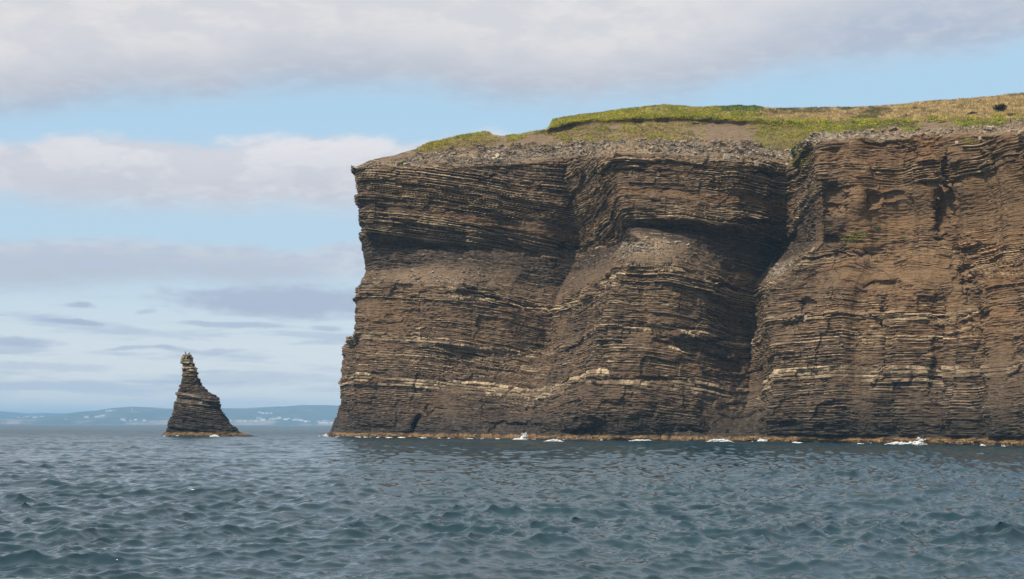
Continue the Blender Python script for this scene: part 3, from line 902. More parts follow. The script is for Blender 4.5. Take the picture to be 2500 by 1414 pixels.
def grass_and_weeds():
    area = np.linalg.norm(np.cross(np.gradient(HL['P'], axis=1), np.gradient(HL['P'], axis=0)), axis=-1)
    rows = HL['rows'] + 0 * HL['px']
    T_ = HL['R']['T']; G_ = HL['R']['G']
    nrr = HL['nr'] - HL['off'] - 5
    inimg = (HL['px'] > 880) & (HL['px'] < 2640) & (rows < nrr)
    # apparent area matters more than true area on grazing ground
    w = HL['veg'] * inimg * np.minimum(area, 1.2) ** 0.5
    w = w * np.where(rows > nrr - 5, 5.0, 1.0)
    n = 62000
    idx = pick(w, n)
    C = jitter_on(idx)
    px, py = project(C)
    rowf = (rows.ravel()[idx] - T_)
    cols = cover_color(px, py, rowf, n)
    h = np.clip(rng.normal(0.34, 0.12, n), 0.12, 0.8) * np.where(rowf < 0, 0.7, 1.0)
    nb = 5
    a = rng.uniform(0, np.pi, (n, nb)); r = rng.uniform(0, 0.22, (n, nb)); th = rng.uniform(0, 2 * np.pi, (n, nb))
    bx = C[:, None, 0] + r * np.cos(th); by = C[:, None, 1] + r * np.sin(th); bz = np.repeat(C[:, None, 2] - 0.05, nb, 1)
    wd = rng.uniform(0.03, 0.09, (n, nb))
    lean = rng.normal(0, 0.35, (n, nb, 2)) * h[:, None, None] + np.array([0.10, 0.02]) * h[:, None, None]
    hh = h[:, None] * rng.uniform(0.6, 1.25, (n, nb))
    V = np.zeros((n, nb, 3, 3))
    V[:, :, 0] = np.stack([bx - wd * np.cos(a), by - wd * np.sin(a), bz], -1)
    V[:, :, 1] = np.stack([bx + wd * np.cos(a), by + wd * np.sin(a), bz], -1)
    V[:, :, 2] = np.stack([bx + lean[..., 0], by + lean[..., 1], bz + hh], -1)
    Fc = np.arange(n * nb * 3).reshape(-1, 3)
    m_ = blades_material('grass_blades')
    o = mesh_obj('grass', V.reshape(-1, 3), Fc, m_)
    put_color(o, np.repeat(cols * 1.0, nb * 3, 0))
    tag(o, 'dry and green grass covering the top of the headland', 'grass', kind='stuff')

    # leafy yellow-green weeds: clumps of small leaves
    nz = fbm(HL['px'] / 30, HL['py'] / 9, 0, 3, 140)
    rr = rows
    wz = np.zeros_like(HL['px'])
    wz += ((HL['px'] > 1345) & (HL['px'] < 1870) & (rr >= T_ - 3)) * 1.0 * sst(nz, -0.3, 0.3)
    wz += ((HL['px'] > 1345) & (HL['px'] < 1870) & (rr >= T_ - 2) & (rr < T_ + 10)) * 1.8
    wz += ((HL['px'] > 1828) & (HL['px'] < 2250) & (rr > G_ + 8) & (rr < T_ + 4)) * 2.2 * sst(nz, -0.15, 0.35) * sst(rr, G_ + 6, T_)
    wz += ((HL['px'] > 2250) & (rr > T_ - 3) & (rr < T_ + 12)) * 1.2 * sst(nz, -0.2, 0.4)
    wz += ((HL['px'] > 1350) & (HL['px'] < 1720) & (rr > G_) & (rr < T_ - 8)) * 0.55 * sst(nz, 0.05, 0.35)
    wz += ((HL['px'] > 1030) & (HL['px'] < 1180) & (rr > T_)) * 0.5 * sst(nz, 0.0, 0.4)
    wz += ((HL['px'] > 2000) & (rr > nrr - 5)) * 0.5 * sst(nz, 0.1, 0.35)
    wz *= inimg * np.minimum(area, 1.2) ** 0.5
    n = 8000
    idx = pick(wz, n)
    C = jitter_on(idx)
    px, py = project(C)
    nl = 16
    sz = rng.uniform(0.22, 0.5, n)
    off_ = rng.normal(0, 1, (n, nl, 3)); off_ /= np.linalg.norm(off_, axis=-1, keepdims=True)
    off_ *= rng.uniform(0.3, 1, (n, nl, 1)) ** 0.5 * sz[:, None, None]
    off_[..., 2] = np.abs(off_[..., 2]) * 0.9 + 0.04
    c0 = C[:, None, :] + off_
    u = rng.normal(0, 1, (n, nl, 3)); u /= np.linalg.norm(u, axis=-1, keepdims=True)
    v = np.cross(u, rng.normal(0, 1, (n, nl, 3))); v /= np.linalg.norm(v, axis=-1, keepdims=True)
    ls = rng.uniform(0.05, 0.11, (n, nl, 1))
    V = np.stack([c0 - u * ls * 1.5, c0 + v * ls * .7, c0 + u * ls * 1.5, c0 - v * ls * .7], 2)
    pick_y = rng.uniform(0, 1, (n, 1)); nzc = vn(px / 25, py / 8, 3, 141)[:, None]
    base = np.where(nzc > 0.1, 0.72 * LIME + 0.28 * YEL, 0.55 * LIME + 0.45 * GREEN)
    base = np.where(pick_y < 0.16, YEL, base)
    base = np.where((px[:, None] > 1760) & (px[:, None] < 1862) & (py[:, None] < 275), GREEN * 1.1, base)
    cc = np.repeat((base * rng.uniform(0.75, 1.25, (n, 1)))[:, None, :], nl, 1) * rng.uniform(0.7, 1.3, (n, nl, 1))
    o2 = mesh_obj('weeds', V.reshape(-1, 3), np.arange(n * nl * 4).reshape(-1, 4), m_)
    put_color(o2, np.repeat(np.clip(cc, 0.01, 0.6).reshape(-1, 3), 4, 0))
    tag(o2, 'yellow-green leafy weeds in patches along the turf edge', 'weeds', kind='stuff')
    return m_


LEAF = grass_and_weeds()


# ------------------------------------------------------------------ shrubs (each its own thing: crown and trunk)
def shrub(px, py, w, h, col, label, dens=900, cat='shrub', squash=1.0):
    base = on_land(px, py + 1)
    e = bpy.data.objects.new('shrub', None); COL.objects.link(e)
    e.location = Vector(base)
    tag(e, label, cat)
    V = []
    r = np.random.default_rng(int(px * 7 + py))
    ncl = 16
    cc = r.normal(0, 1, (ncl, 3)); cc /= np.linalg.norm(cc, axis=1, keepdims=True); cc *= r.uniform(0.2, 0.85, (ncl, 1))
    cc = cc * np.array([w * .5, w * .42 * squash, h * .55]) + np.array([0, 0, h * .48])
    k = r.integers(0, ncl, dens)
    c0 = cc[k] + r.normal(0, 1, (dens, 3)) * np.array([w * .10, w * .10, h * .13])
    c0[:, 2] = np.maximum(c0[:, 2], 0.02)
    u = r.normal(0, 1, (dens, 3)); u /= np.linalg.norm(u, axis=-1, keepdims=True)
    v = np.cross(u, r.normal(0, 1, (dens, 3))); v /= np.linalg.norm(v, axis=-1, keepdims=True)
    ls = r.uniform(0.05, 0.10, (dens, 1)) * (0.6 + 0.3 * h)
    V = np.stack([c0 - u * ls * 1.5, c0 + v * ls * .8, c0 + u * ls * 1.5, c0 - v * ls * .8], 1)
    cr = mesh_obj('crown', V.reshape(-1, 3), np.arange(dens * 4).reshape(-1, 4), LEAF, parent=e)
    cv = np.array(col)[None] * r.uniform(0.6, 1.4, (ncl, 1))[k] * r.uniform(0.8, 1.2, (dens, 1))
    put_color(cr, np.repeat(np.clip(cv, 0.004, 0.6), 4, 0))
    # branching stems
    VV, FF = [], []
    for j in range(9):
        tip = cc[j % ncl]
        n0 = len(VV) * 0 + sum(len(x) for x in VV)
        for (p, rad) in ((np.array([0, 0, -0.25]), .05), (tip * .5 + r.normal(0, .04, 3), .032), (tip, .012)):
            VV.append(np.array([p + rad * np.array([math.cos(a), math.sin(a), 0]) for a in (0, 2.094, 4.189)]))
        for q_ in range(2):
            for a in range(3):
                FF.append([n0 + q_ * 3 + a, n0 + q_ * 3 + (a + 1) % 3, n0 + q_ * 3 + 3 + (a + 1) % 3, n0 + q_ * 3 + 3 + a])
    tr = mesh_obj('trunk', np.concatenate(VV), np.array(FF), BARK, parent=e)
    return e


BARK = vary('shrub_bark', (0.05, 0.038, 0.028), (0.09, 0.07, 0.05))
shrub(2444, 272, 3.0, 1.5, (0.016, 0.024, 0.012), 'dark round evergreen shrub standing alone on the dry grass slope', 1500)
shrub(2375, 280, 2.4, 0.7, (0.055, 0.045, 0.03), 'low dull brown shrub on dry grass just below the dark round evergreen', 700)
shrub(2472, 283, 2.2, 0.6, (0.075, 0.06, 0.035), 'faint brown shrub on dry grass near the frame edge', 600)
shrub(1948, 392, 3.6, 3.4, (0.040, 0.070, 0.018), 'tall green shrub filling the gully between the two cliff tops', 2600)
shrub(1962, 365, 3.0, 1.8, (0.085, 0.095, 0.03), 'olive shrub at the head of the gully above the tall green one', 1300)
shrub(1916, 487, 2.6, 1.3, (0.10, 0.125, 0.025), 'yellow-green shrub on the ledge in the cliff corner', 1000)
shrub(987, 402, 2.2, 0.9, (0.055, 0.115, 0.018), 'small bright green shrub alone on the pale scree near the cliff corner', 900)
shrub(2051, 580, 0.9, 0.9, (0.16, 0.22, 0.03), 'small lime green shrub on the ledge under the cave', 450)
shrub(2142, 560, 1.1, 0.6, (0.05, 0.12, 0.03), 'dark green tuft shrub above the lime green one on the rock slope', 400)


# ------------------------------------------------------------------ single stones one can point at
def boulder(px, py, dims, tone, label, rot=(0, 0, 0), lift=0.3, name='boulder'):
    p = on_land(px, py)
    r = np.random.default_rng(int(px))
    # a block with chipped corners: subdivided box pushed by noise
    n = 5
    g_ = np.linspace(-1, 1, n)
    V, FF = [], []
    for ax in range(3):
        for s_ in (-1, 1):
            a, b_ = np.meshgrid(g_, g_, indexing='ij')
            q_ = np.zeros((n, n, 3)); q_[..., ax] = s_; q_[..., (ax + 1) % 3] = a * s_; q_[..., (ax + 2) % 3] = b_
            FF.append(grid_faces(n, n) + sum(len(x) for x in V)); V.append(q_.reshape(-1, 3))
    V = np.concatenate(V); FF = np.concatenate(FF)
    l = np.abs(V).sum(1, keepdims=True)
    V = V * (1 - 0.06 * np.maximum(0, l - 1.9))
    V = V * (1 + 0.14 * vn(V[:, 0] * 1.4 + px, V[:, 1] * 1.4, V[:, 2] * 1.4, 200)[:, None])
    V = V * np.array(dims) * .5
    o = mesh_obj(name, V, FF, STONE, {'tone': np.full(len(V), tone)})
    o.location = Vector(p) + Vector((0, -0.1, lift * dims[2]))
    o.rotation_euler = rot
    return tag(o, label, 'boulder')


boulder(1773, 388, (1.25, .8, 1.25), 1.3, 'square pale block standing on end at the cliff top', (0.1, .12, .2), .4)
boulder(1846, 404, (.9, .6, 1.1), .8, 'smaller grey upright block near the square pale one', (0.1, -.25, .2), .4)
boulder(2034, 341, (1.0, .8, .55), 1.3, 'whitish rounded boulder on the scree crest by the grass bank', (0, 0, .3), .4)
boulder(1966, 780, (.55, .5, 1.2), 1.5, 'narrow white slab stuck upright in the layered rock face', (0, .12, 0), .1)
boulder(2396, 341, (.8, .6, .6), 1.2, 'pale square boulder on the upper scree beneath dry grass', (0, 0, .3), .4)
boulder(2337, 351, (.6, .6, .5), 1.0, 'small pale boulder on the upper scree below the soil mound', (0, 0, .8), .4)
boulder(1984, 614, (.35, .3, 1.1), 1.0, 'thin leaning rock splinter on the dark corner ledge', (0.1, .6, 0), .3)


# ------------------------------------------------------------------ sea stack
def sea_stack():
    sc, ox, oy = 5.238, 370, 820
    Ls = [(388, 212), (372, 228), (370, 262), (358, 270), (358, 318), (390, 332), (388, 366), (370, 376), (372, 390), (386, 400), (384, 440), (375, 490), (352, 510), (350, 570), (325, 620), (300, 705), (297, 780), (290, 850), (286, 900), (272, 960), (245, 1030), (205, 1090), (178, 1150), (155, 1230), (136, 1282)]
    Rs = [(488, 205), (495, 225), (502, 262), (505, 300), (525, 330), (530, 360), (560, 385), (560, 430), (575, 470), (612, 520), (625, 590), (700, 650), (715, 690), (780, 722), (818, 800), (835, 890), (880, 950), (915, 990), (945, 1030), (975, 1075), (1050, 1130), (1110, 1190), (1190, 1222), (1330, 1252), (1530, 1284)]
    Ls = np.array(Ls, float) / sc + [ox, oy]; Rs = np.array(Rs, float) / sc + [ox, oy]
    YD = 338.0
    nz, na = 420, 520
    yy = np.linspace(1066.5, 859.0, nz)
    lx = np.interp(yy, Ls[:, 1], Ls[:, 0]); rx = np.interp(yy, Rs[:, 1], Rs[:, 0])
    pl = at(lx, yy, np.full(nz, YD)); pr = at(rx, yy, np.full(nz, YD))
    z = (pl[:, 2] + pr[:, 2]) / 2
    z = z - z[0] - 0.6
    cx = (pl[:, 0] + pr[:, 0]) / 2; hw = (pr[:, 0] - pl[:, 0]) / 2
    # true depth: an oblong plan, somewhat thinner front to back and never a sheet
    dw = 0.9 + 0.55 * hw
    th = np.linspace(0, 2 * np.pi, na, endpoint=False)
    c, s_ = np.cos(th), np.sin(th)
    pw = 0.62
    ex = np.sign(c) * np.abs(c) ** pw; ey = np.sign(s_) * np.abs(s_) ** pw
    P = np.zeros((nz, na, 3))
    P[..., 0] = cx[:, None] + hw[:, None] * ex
    P[..., 1] = YD + 1.5 + dw[:, None] * ey
    P[..., 2] = z[:, None]
    out = np.stack([np.broadcast_to(c, (nz, na)), np.broadcast_to(s_, (nz, na)), np.zeros((nz, na))], -1)
    t = P[..., 2] * 1.0 + 38.3 + 0.13 * (P[..., 0] + 78)
    dd, hd, tone, led, tt = bed_fields(P, t0=t, amp=1.05)
    # top: blocky pinnacle courses
    topm = sst(P[..., 2], 14.0, 15.2)
    kk = np.floor(P[..., 2] / 0.62 + 0.2 * vn(P[..., 0], P[..., 1], 0, 301)); bb = np.floor((P[..., 0] * 1.0 - P[..., 1] * 1.2) / 0.75 + 5 * hsh(kk, 1, 1, 303))
    blk = hsh(kk, bb, 0, 302)
    fr = P[..., 2] / 0.62 - np.floor(P[..., 2] / 0.62)
    dd = dd * (1 - .6 * topm) + topm * (0.75 * (blk - .38) - 0.22 * (fr < 0.14))
    hd = np.maximum(hd, topm * (0.35 + 0.65 * (blk > .35))) * (1 - topm * (fr < .14))
    tone = tone * (1 - topm) + topm * (blk * 1.5 - .2)
    midpale = np.exp(-((P[..., 2] - 8.6) / 2.6) ** 2)
    hd = np.clip(hd + 0.25 * midpale * (hd > .2), 0, 1)
    tone = tone + 0.25 * midpale
    dd = dd + 0.8 * (fbm(P[..., 0] / 3.2, P[..., 1] / 3.2, P[..., 2] / 6, 3, 305) - .05) * (1 - .6 * topm) * np.clip(hw / 4, .3, 1)[:, None]
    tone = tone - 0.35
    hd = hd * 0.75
    base = (1 - sst(P[..., 2], .6, 1.2)) * .5
    P = P + out * (dd * np.minimum(1, hw / 1.6)[:, None] + base - 0.35 * np.minimum(1, hw / 3)[:, None])[..., None]
    V = P.reshape(-1, 3)
    i = (np.arange(nz - 1)[:, None] * na + np.arange(na)[None]).ravel()
    j = (np.arange(nz - 1)[:, None] * na + (np.arange(na)[None] + 1) % na).ravel()
    Fc = np.stack([i, j, j + na, i + na], -1)
    # cap: shrink rings
    caps, CF = [], []
    top = P[-1]; cc = top.mean(0)
    nV = len(V)
    for q_, f in enumerate((.75, .45, .15, 0.01)):
        ring = cc + (top - cc) * f; ring[:, 2] += 0.12 * vn(ring[:, 0] * 2, ring[:, 1] * 2, 0, 310)
        caps.append(ring)
    V = np.concatenate([V] + caps)
    a = np.arange(na); b_ = (a + 1) % na
    prev = nV - na
    for q_ in range(4):
        cur = nV + q_ * na
        CF.append(np.stack([prev + a, prev + b_, cur + b_, cur + a], -1)); prev = cur
    Fc = np.concatenate([Fc] + CF)
    pad = lambda A, v=0.0: np.concatenate([A.ravel(), np.full(4 * na, v)])
    Z0 = np.zeros(nz * na)
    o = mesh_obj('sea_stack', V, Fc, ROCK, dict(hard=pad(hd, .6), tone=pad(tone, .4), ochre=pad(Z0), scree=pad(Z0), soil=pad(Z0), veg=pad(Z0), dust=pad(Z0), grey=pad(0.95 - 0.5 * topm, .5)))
    tag(o, 'tall leaning pinnacle of layered dark rock standing alone in the sea', 'sea stack')
    return cc


STOP = sea_stack()


# ------------------------------------------------------------------ two seabirds on the stack
def bird(loc, pts, label, rotz):
    na = 10
    pts = np.array(pts, float)
    fine = []
    tt = np.linspace(0, len(pts) - 1, 26)
    for k in range(4):
        fine.append(np.interp(tt, np.arange(len(pts)), pts[:, k]))
    fine = np.stack(fine, -1)
    fine = smooth_ax(fine, 1, 0)
    V, FF = [], []
    for i in range(len(fine)):
        p = fine[i, :3]; d = fine[min(i + 1, len(fine) - 1), :3] - fine[max(i - 1, 0), :3]
        d /= np.linalg.norm(d) + 1e-9
        u = np.cross(d, [0, 1, 0]); u /= np.linalg.norm(u) + 1e-9
        w = np.cross(d, u)
        for a in range(na):
            th = 2 * math.pi * a / na
            V.append(p + fine[i, 3] * (u * math.cos(th) + 0.85 * w * math.sin(th)))
    for i in range(len(fine) - 1):
        for a in range(na):
            b_ = (a + 1) % na
            FF.append([i * na + a, i * na + b_, (i + 1) * na + b_, (i + 1) * na + a])
    e = mesh_obj('seabird', np.array(V), np.array(FF), FEATHER, smooth=True)
    e.location = loc; e.rotation_euler = (0, 0, rotz)
    tag(e, label, 'bird')
    for s_ in (-1, 1):   # folded wings
        wv = []
        for (x, z, h) in ((.10, .34, .05), (.02, .26, .085), (-.09, .14, .08), (-.2, .03, .03), (-.27, -.03, .008)):
            wv += [[x, s_ * .105, z + h], [x, s_ * .075, z + h * 1.2], [x, s_ * .13, z], [x, s_ * .10, z - h]]
        wf = []
        for i in range(4):
            for a in range(3):
                wf.append([i * 4 + a, i * 4 + a + 1, i * 4 + 5 + a, i * 4 + 4 + a])
        mesh_obj('wing', np.array(wv), np.array(wf), FEATHER, parent=e)
        lg = np.array([[0, s_ * .05, .02], [.03, s_ * .05, .02], [.015, s_ * .08, .02], [0, s_ * .05, -.12], [.03, s_ * .05, -.12], [.015, s_ * .08, -.12], [.09, s_ * .03, -.13], [.09, s_ * .09, -.13]])
        mesh_obj('leg', lg, np.array([[0, 1, 4, 3], [1, 2, 5, 4], [2, 0, 3, 5], [4, 5, 7, 6]]), FEATHER, parent=e)


FEATHER = vary('feathers', (0.03, 0.026, 0.022), (0.07, 0.06, 0.05), 12)
upright = [(-.34, 0, -.08, .01), (-.24, 0, -.01, .05), (-.12, 0, .08, .11), (-.02, 0, .2, .15), (.05, 0, .34, .12), (.07, 0, .47, .065), (.06, 0, .58, .05), (.09, 0, .66, .06), (.15, 0, .68, .04), (.21, 0, .66, .016), (.27, 0, .645, .006)]
crouch = [(-.38, 0, .02, .01), (-.26, 0, .05, .05), (-.12, 0, .09, .11), (.02, 0, .13, .14), (.13, 0, .18, .10), (.2, 0, .25, .055), (.24, 0, .31, .05), (.29, 0, .32, .045), (.35, 0, .30, .014), (.40, 0, .29, .006)]
bp_ = at(np.array([453.0, 463.0]), np.array([858.5, 862.5]), np.array([339.2, 339.4]))
tz = STOP[2] + 0.13
bird(Vector((bp_[0][0], 339.2, tz)), upright, 'dark seabird sitting upright on the tip of the sea stack', math.pi)
bird(Vector((bp_[1][0] - .15, 339.5, tz)), crouch, 'dark seabird crouching low on the tip of the sea stack', 0.3)


# ------------------------------------------------------------------ sea
def build_sea():
    half = math.atan(0.56)
    st_ = 0.0026
    r = [15.0]
    while r[-1] < 430:
        r.append(r[-1] * (1 + st_))
    while r[-1] < 1500:
        r.append(r[-1] + max(1.15, r[-1] * st_ * (1 + (r[-1] - 430) / 500)))
    r = np.array(r)
    dr = np.gradient(r)
    nrw = len(r)
    tn = np.linspace(-0.56, 0.56, 2100)
    X = ((r[:, None] + 16.0) * tn[None]).astype(np.float32)
    Y = np.repeat(r[:, None], len(tn), 1).astype(np.float32)
    Z = np.zeros_like(X); DX = np.zeros_like(X); DY = np.zeros_like(X)
    g = np.random.default_rng(3)
    nw = 130
    lam = np.exp(np.linspace(math.log(0.17), math.log(9.0), nw)) * g.uniform(.95, 1.05, nw)
    dirs = math.radians(-72) + g.normal(0, math.radians(42), nw)
    dirs[lam > 3.5] = math.radians(-64) + g.normal(0, math.radians(20), int((lam > 3.5).sum()))
    gust = (1 + 0.55 * fbm(X / 9, Y / 14, 0, 3, 400)).astype(np.float32)
    calm = 1.0 + 0.35 * sst(X, -2, 25)
    for l, a in zip(lam, dirs):
        k = 2 * math.pi / l
        hi = np.searchsorted(dr, l / 2.1)
        if hi < 3: continue
        fade = 1 - sst(dr[:hi], l / 3.2, l / 2.1)
        st = 0.068 if l < 0.8 else (0.044 if l < 2.0 else (0.025 if l < 4.5 else 0.020))
        A = st / k
        ph = (k * (math.cos(a) * X[:hi] + math.sin(a) * Y[:hi]) + g.uniform(0, 6.28)).astype(np.float32)
        s_, c = np.sin(ph), np.cos(ph)
        w = (A * fade[:, None] * (gust[:hi] if l < 4 else 1)).astype(np.float32)
        Z[:hi] += s_ * w
        c *= w * 0.95
        DX[:hi] += math.cos(a) * c
        DY[:hi] += math.sin(a) * c
    Z *= calm
    V = np.stack([X + DX, Y + DY, Z], -1).astype(np.float32)
    Vf = V.reshape(-1, 3)
    Fc = grid_faces(nrw, len(tn))
    # far sea and the sea on every other side: a flat sheet joined round it
    ye = float(r[-1]); xe = (ye + 16.0) * math.tan(half)
    far = [520 * 1.0]
    n0 = len(Vf)
    mtn, gg, b = mat('sea_water')
    geo = gg.n('ShaderNodeNewGeometry'); pos = geo.outputs['Position']
    sp = gg.n('ShaderNodeSeparateXYZ'); gg.link(pos, sp.inputs[0])
    dist = gg.m('SQRT', gg.m('ADD', gg.m('MULTIPLY', sp.outputs[0], sp.outputs[0]), gg.m('MULTIPLY', sp.outputs[1], sp.outputs[1])))
    mp = gg.n('ShaderNodeMapping'); gg.link(pos, mp.inputs[0]); mp.inputs['Scale'].default_value = (1.0, 0.8, 1.0); mp.inputs['Rotation'].default_value = (0, 0, 0.25)
    n1 = gg.noise(mp.outputs[0], 6.5, 5, 0.66, 0.5)
    n2 = gg.noise(mp.outputs[0], 1.1, 4, 0.6, 0.3)
    n3 = gg.noise(mp.outputs[0], 0.16, 4, 0.6)
    n4 = gg.noise(pos, 0.02, 4, 0.6)
    hgt = gg.m('ADD', gg.m('MULTIPLY', n1, 0.012), gg.m('ADD', gg.m('MULTIPLY', n2, gg.ss(dist, 90.0, 420.0, 0.0, 0.26)), gg.m('MULTIPLY', n3, gg.ss(dist, 200.0, 600.0, 0.0, 1.6))))
    bp = gg.n('ShaderNodeBump'); bp.inputs['Distance'].default_value = 1.0
    gg.link(hgt, bp.inputs['Height'])
    gg.put(bp.inputs['Strength'], gg.ss(n4, 0.3, 0.7, 0.6, 1.0))
    gg.link(bp.outputs[0], b.inputs['Normal'])
    dc = gg.mix(gg.ss(n4, 0.3, 0.7), (0.011, 0.033, 0.046, 1), (0.016, 0.046, 0.060, 1))
    gg.link(dc, b.inputs['Base Color'])
    gg.put(b.inputs['Roughness'], gg.ss(dist, 40.0, 520.0, 0.04, 0.34))
    b.inputs['IOR'].default_value = 1.333
    o = mesh_obj('sea', Vf, Fc, mtn, smooth=True)
    tag(o, 'choppy blue-grey sea water', 'sea', kind='structure')
    # outer sheet, an open ring of quads meeting the waves at the edge
    B = 21000.0
    ring = []
    y0 = 15.0; x0 = (y0 + 16.0) * math.tan(half)
    zq = -0.02
    ov = [(-xe, ye - 3, -.05), (xe, ye - 3, -.05), (x0, y0 + .4, -.1), (-x0, y0 + .4, -.1), (-B, B, zq), (B, B, zq), (B, -B, zq), (-B, -B, zq)]
    ox = bpy.data.meshes.new('open_sea')
    # subdivide towards the horizon so that the sheet is not one giant face
    of = [(0, 1, 5, 4), (1, 2, 6, 5), (2, 3, 7, 6), (3, 0, 4, 7)]
    ox.from_pydata(ov, [], of); ox.update(); ox.materials.append(mtn)
    oo = bpy.data.objects.new('sea', ox); COL.objects.link(oo)
    tag(oo, 'open sea stretching to the horizon', 'sea', kind='structure')


build_sea()


# ------------------------------------------------------------------ surf and spray: each breaking wave is a thing
FOAM = vary('sea_foam', (0.72, 0.76, 0.78), (0.86, 0.88, 0.88), 3.0, 0.6)


def surf(px, py, Lm, wm, hm, label, seed, name='breaking_wave', cat='breaking wave', plume=0.0, Y=None):
    r = np.random.default_rng(seed)
    if Y is None:
        d = ray(px, py); Y = float(-CAM_H * d[1] / d[2]) if d[2] < 0 else 300
    p = at(np.array(float(px)), np.array(float(py)), np.array(Y))
    n = 90 + int(40 * Lm)
    u = r.uniform(-1, 1, n)
    env = (1 - np.abs(u) ** 2.2)
    C = np.stack([u * Lm / 2, r.normal(0, wm * .45, n), r.uniform(0, 1, n) ** 2.0 * hm * env * .8], -1)
    rad = r.uniform(.03, .11, n) * (0.5 + .7 * env) * (0.7 + hm * .5) * min(1.0, .45 + Lm * .3)
    if plume > 0:
        m = 60
        a = r.uniform(0, 1, m)
        Cp = np.stack([Lm * .18 + a * plume * .45 + r.normal(0, .16, m) * (1 + a), r.normal(0, .2, m), a * plume * r.uniform(.55, 1, m)], -1)
        C = np.concatenate([C, Cp]); rad = np.concatenate([rad, .2 * (1 - .7 * a) * r.uniform(.5, 1.1, m)])
    # rough octahedral lumps, twice split
    ico = np.array([[1, 0, 0], [-1, 0, 0], [0, 1, 0], [0, -1, 0], [0, 0, 1], [0, 0, -1]], float)
    f = np.array([[0, 2, 4], [2, 1, 4], [1, 3, 4], [3, 0, 4], [2, 0, 5], [1, 2, 5], [3, 1, 5], [0, 3, 5]])
    vs = [v for v in ico]; nf = []
    for t_ in f:
        a, b_, c = [ico[q_] for q_ in t_]
        k = len(vs)
        for mpt in ((a + b_), (b_ + c), (c + a)):
            vs.append(mpt / np.linalg.norm(mpt))
        nf += [[t_[0], k, k + 2], [k, t_[1], k + 1], [k + 2, k + 1, t_[2]], [k, k + 1, k + 2]]
    vs = np.array(vs); nf = np.array(nf)
    # the thin wash the lumps stand in
    na_ = 40
    aa = np.linspace(0, 2 * np.pi, na_, endpoint=False)
    rr = 1 + .18 * np.sin(aa * 5 + seed) + .12 * np.sin(aa * 9 + 2 * seed)
    ringo = np.stack([np.cos(aa) * rr * Lm * .52, np.sin(aa) * rr * wm * .75, np.zeros(na_) - .06], -1)
    ringi = ringo * [.8, .8, 0] + [0, 0, .035]
    WV = np.concatenate([ringo, ringi, [[0, 0, .05]]])
    ai = np.arange(na_); bi = (ai + 1) % na_
    WF = np.concatenate([np.stack([ai, bi, bi + na_], -1), np.stack([ai, bi + na_, ai + na_], -1), np.stack([ai + na_, bi + na_, np.full(na_, 2 * na_)], -1)])
    C[:, 2] = np.minimum(C[:, 2], 9)
    C = C * [.93, .9, 1]
    m = len(C)
    V = C[:, None] + vs[None] * rad[:, None, None] * np.array([1.9, 1.1, .75 if plume == 0 else .9]) * r.uniform(.75, 1.25, (m, len(vs), 1))
    Fc = (nf[None] + (np.arange(m) * len(vs))[:, None, None]).reshape(-1, 3)
    V = np.concatenate([V.reshape(-1, 3), WV]); Fc = np.concatenate([Fc, WF + m * len(vs)])
    o = mesh_obj(name, V, Fc, FOAM, smooth=True)
    o.location = (p[0], p[1], 0.02)
    ang = math.atan2(-0.73, 0.68) * .35 if px > 790 else 0
    o.rotation_euler = (0, 0, ang)
    tag(o, label, cat)


surf(1000, 1066, 3.8, .6, .55, 'white surf at the foot of the left buttress by the leaning crack', 1)
surf(955, 1066, 2.2, .5, .3, 'thin surf line left of the crack at the cliff foot', 2)
surf(1087, 1071, 3.0, .5, .25, 'thin surf line halfway along the left buttress foot', 3)
surf(1268, 1074, 3.6, .6, .4, 'surf with a spray plume below the narrow ravine', 4, plume=1.7)
surf(1352, 1078, 3.6, .6, .5, 'low white surf just right of the spray plume', 5)
surf(1566, 1078, 6.0, .6, .45, 'long surf streak under the middle buttress', 6)
surf(1757, 1080, 5.4, .8, .75, 'broad surf wash near the dark corner', 7)
surf(1857, 1081, 1.6, .6, .85, 'small peaked surf below the dark corner', 8, plume=.7)
surf(1945, 1083.5, 3.2, .5, .35, 'thin surf line under the right buttress', 9)
surf(2195, 1087, 5.2, .7, .6, 'surf washing along the weed ledge beside the tall splash', 10)
surf(2232, 1088, 3.0, .7, .8, 'tall white splash bursting against the weed ledge', 11, plume=1.5, name='splash', cat='splash')
surf(2100, 1086, 3.2, .4, .2, 'faint surf line left of the tall splash', 12)
surf(795, 1058, 1.2, .6, .9, 'small white breaker off the tip of the headland', 13, Y=345)
surf(524, 1065.5, 2.6, .6, .6, 'white surf at the middle of the sea stack foot', 14, Y=330)
surf(401, 1064.5, 1.0, .5, .35, 'tiny surf at the left end of the sea stack foot', 15, Y=331)
surf(432, 1064.5, 1.1, .5, .3, 'tiny surf near the left end of the sea stack foot, right of the tiniest', 16, Y=331)
surf(468, 1199, .55, .12, .03, 'small broken whitecap on a wave in open water', 17, name='whitecap', cat='whitecap')
surf(357, 1151, .4, .1, .03, 'tiny whitecap in open water below the sea stack', 18, name='whitecap', cat='whitecap')


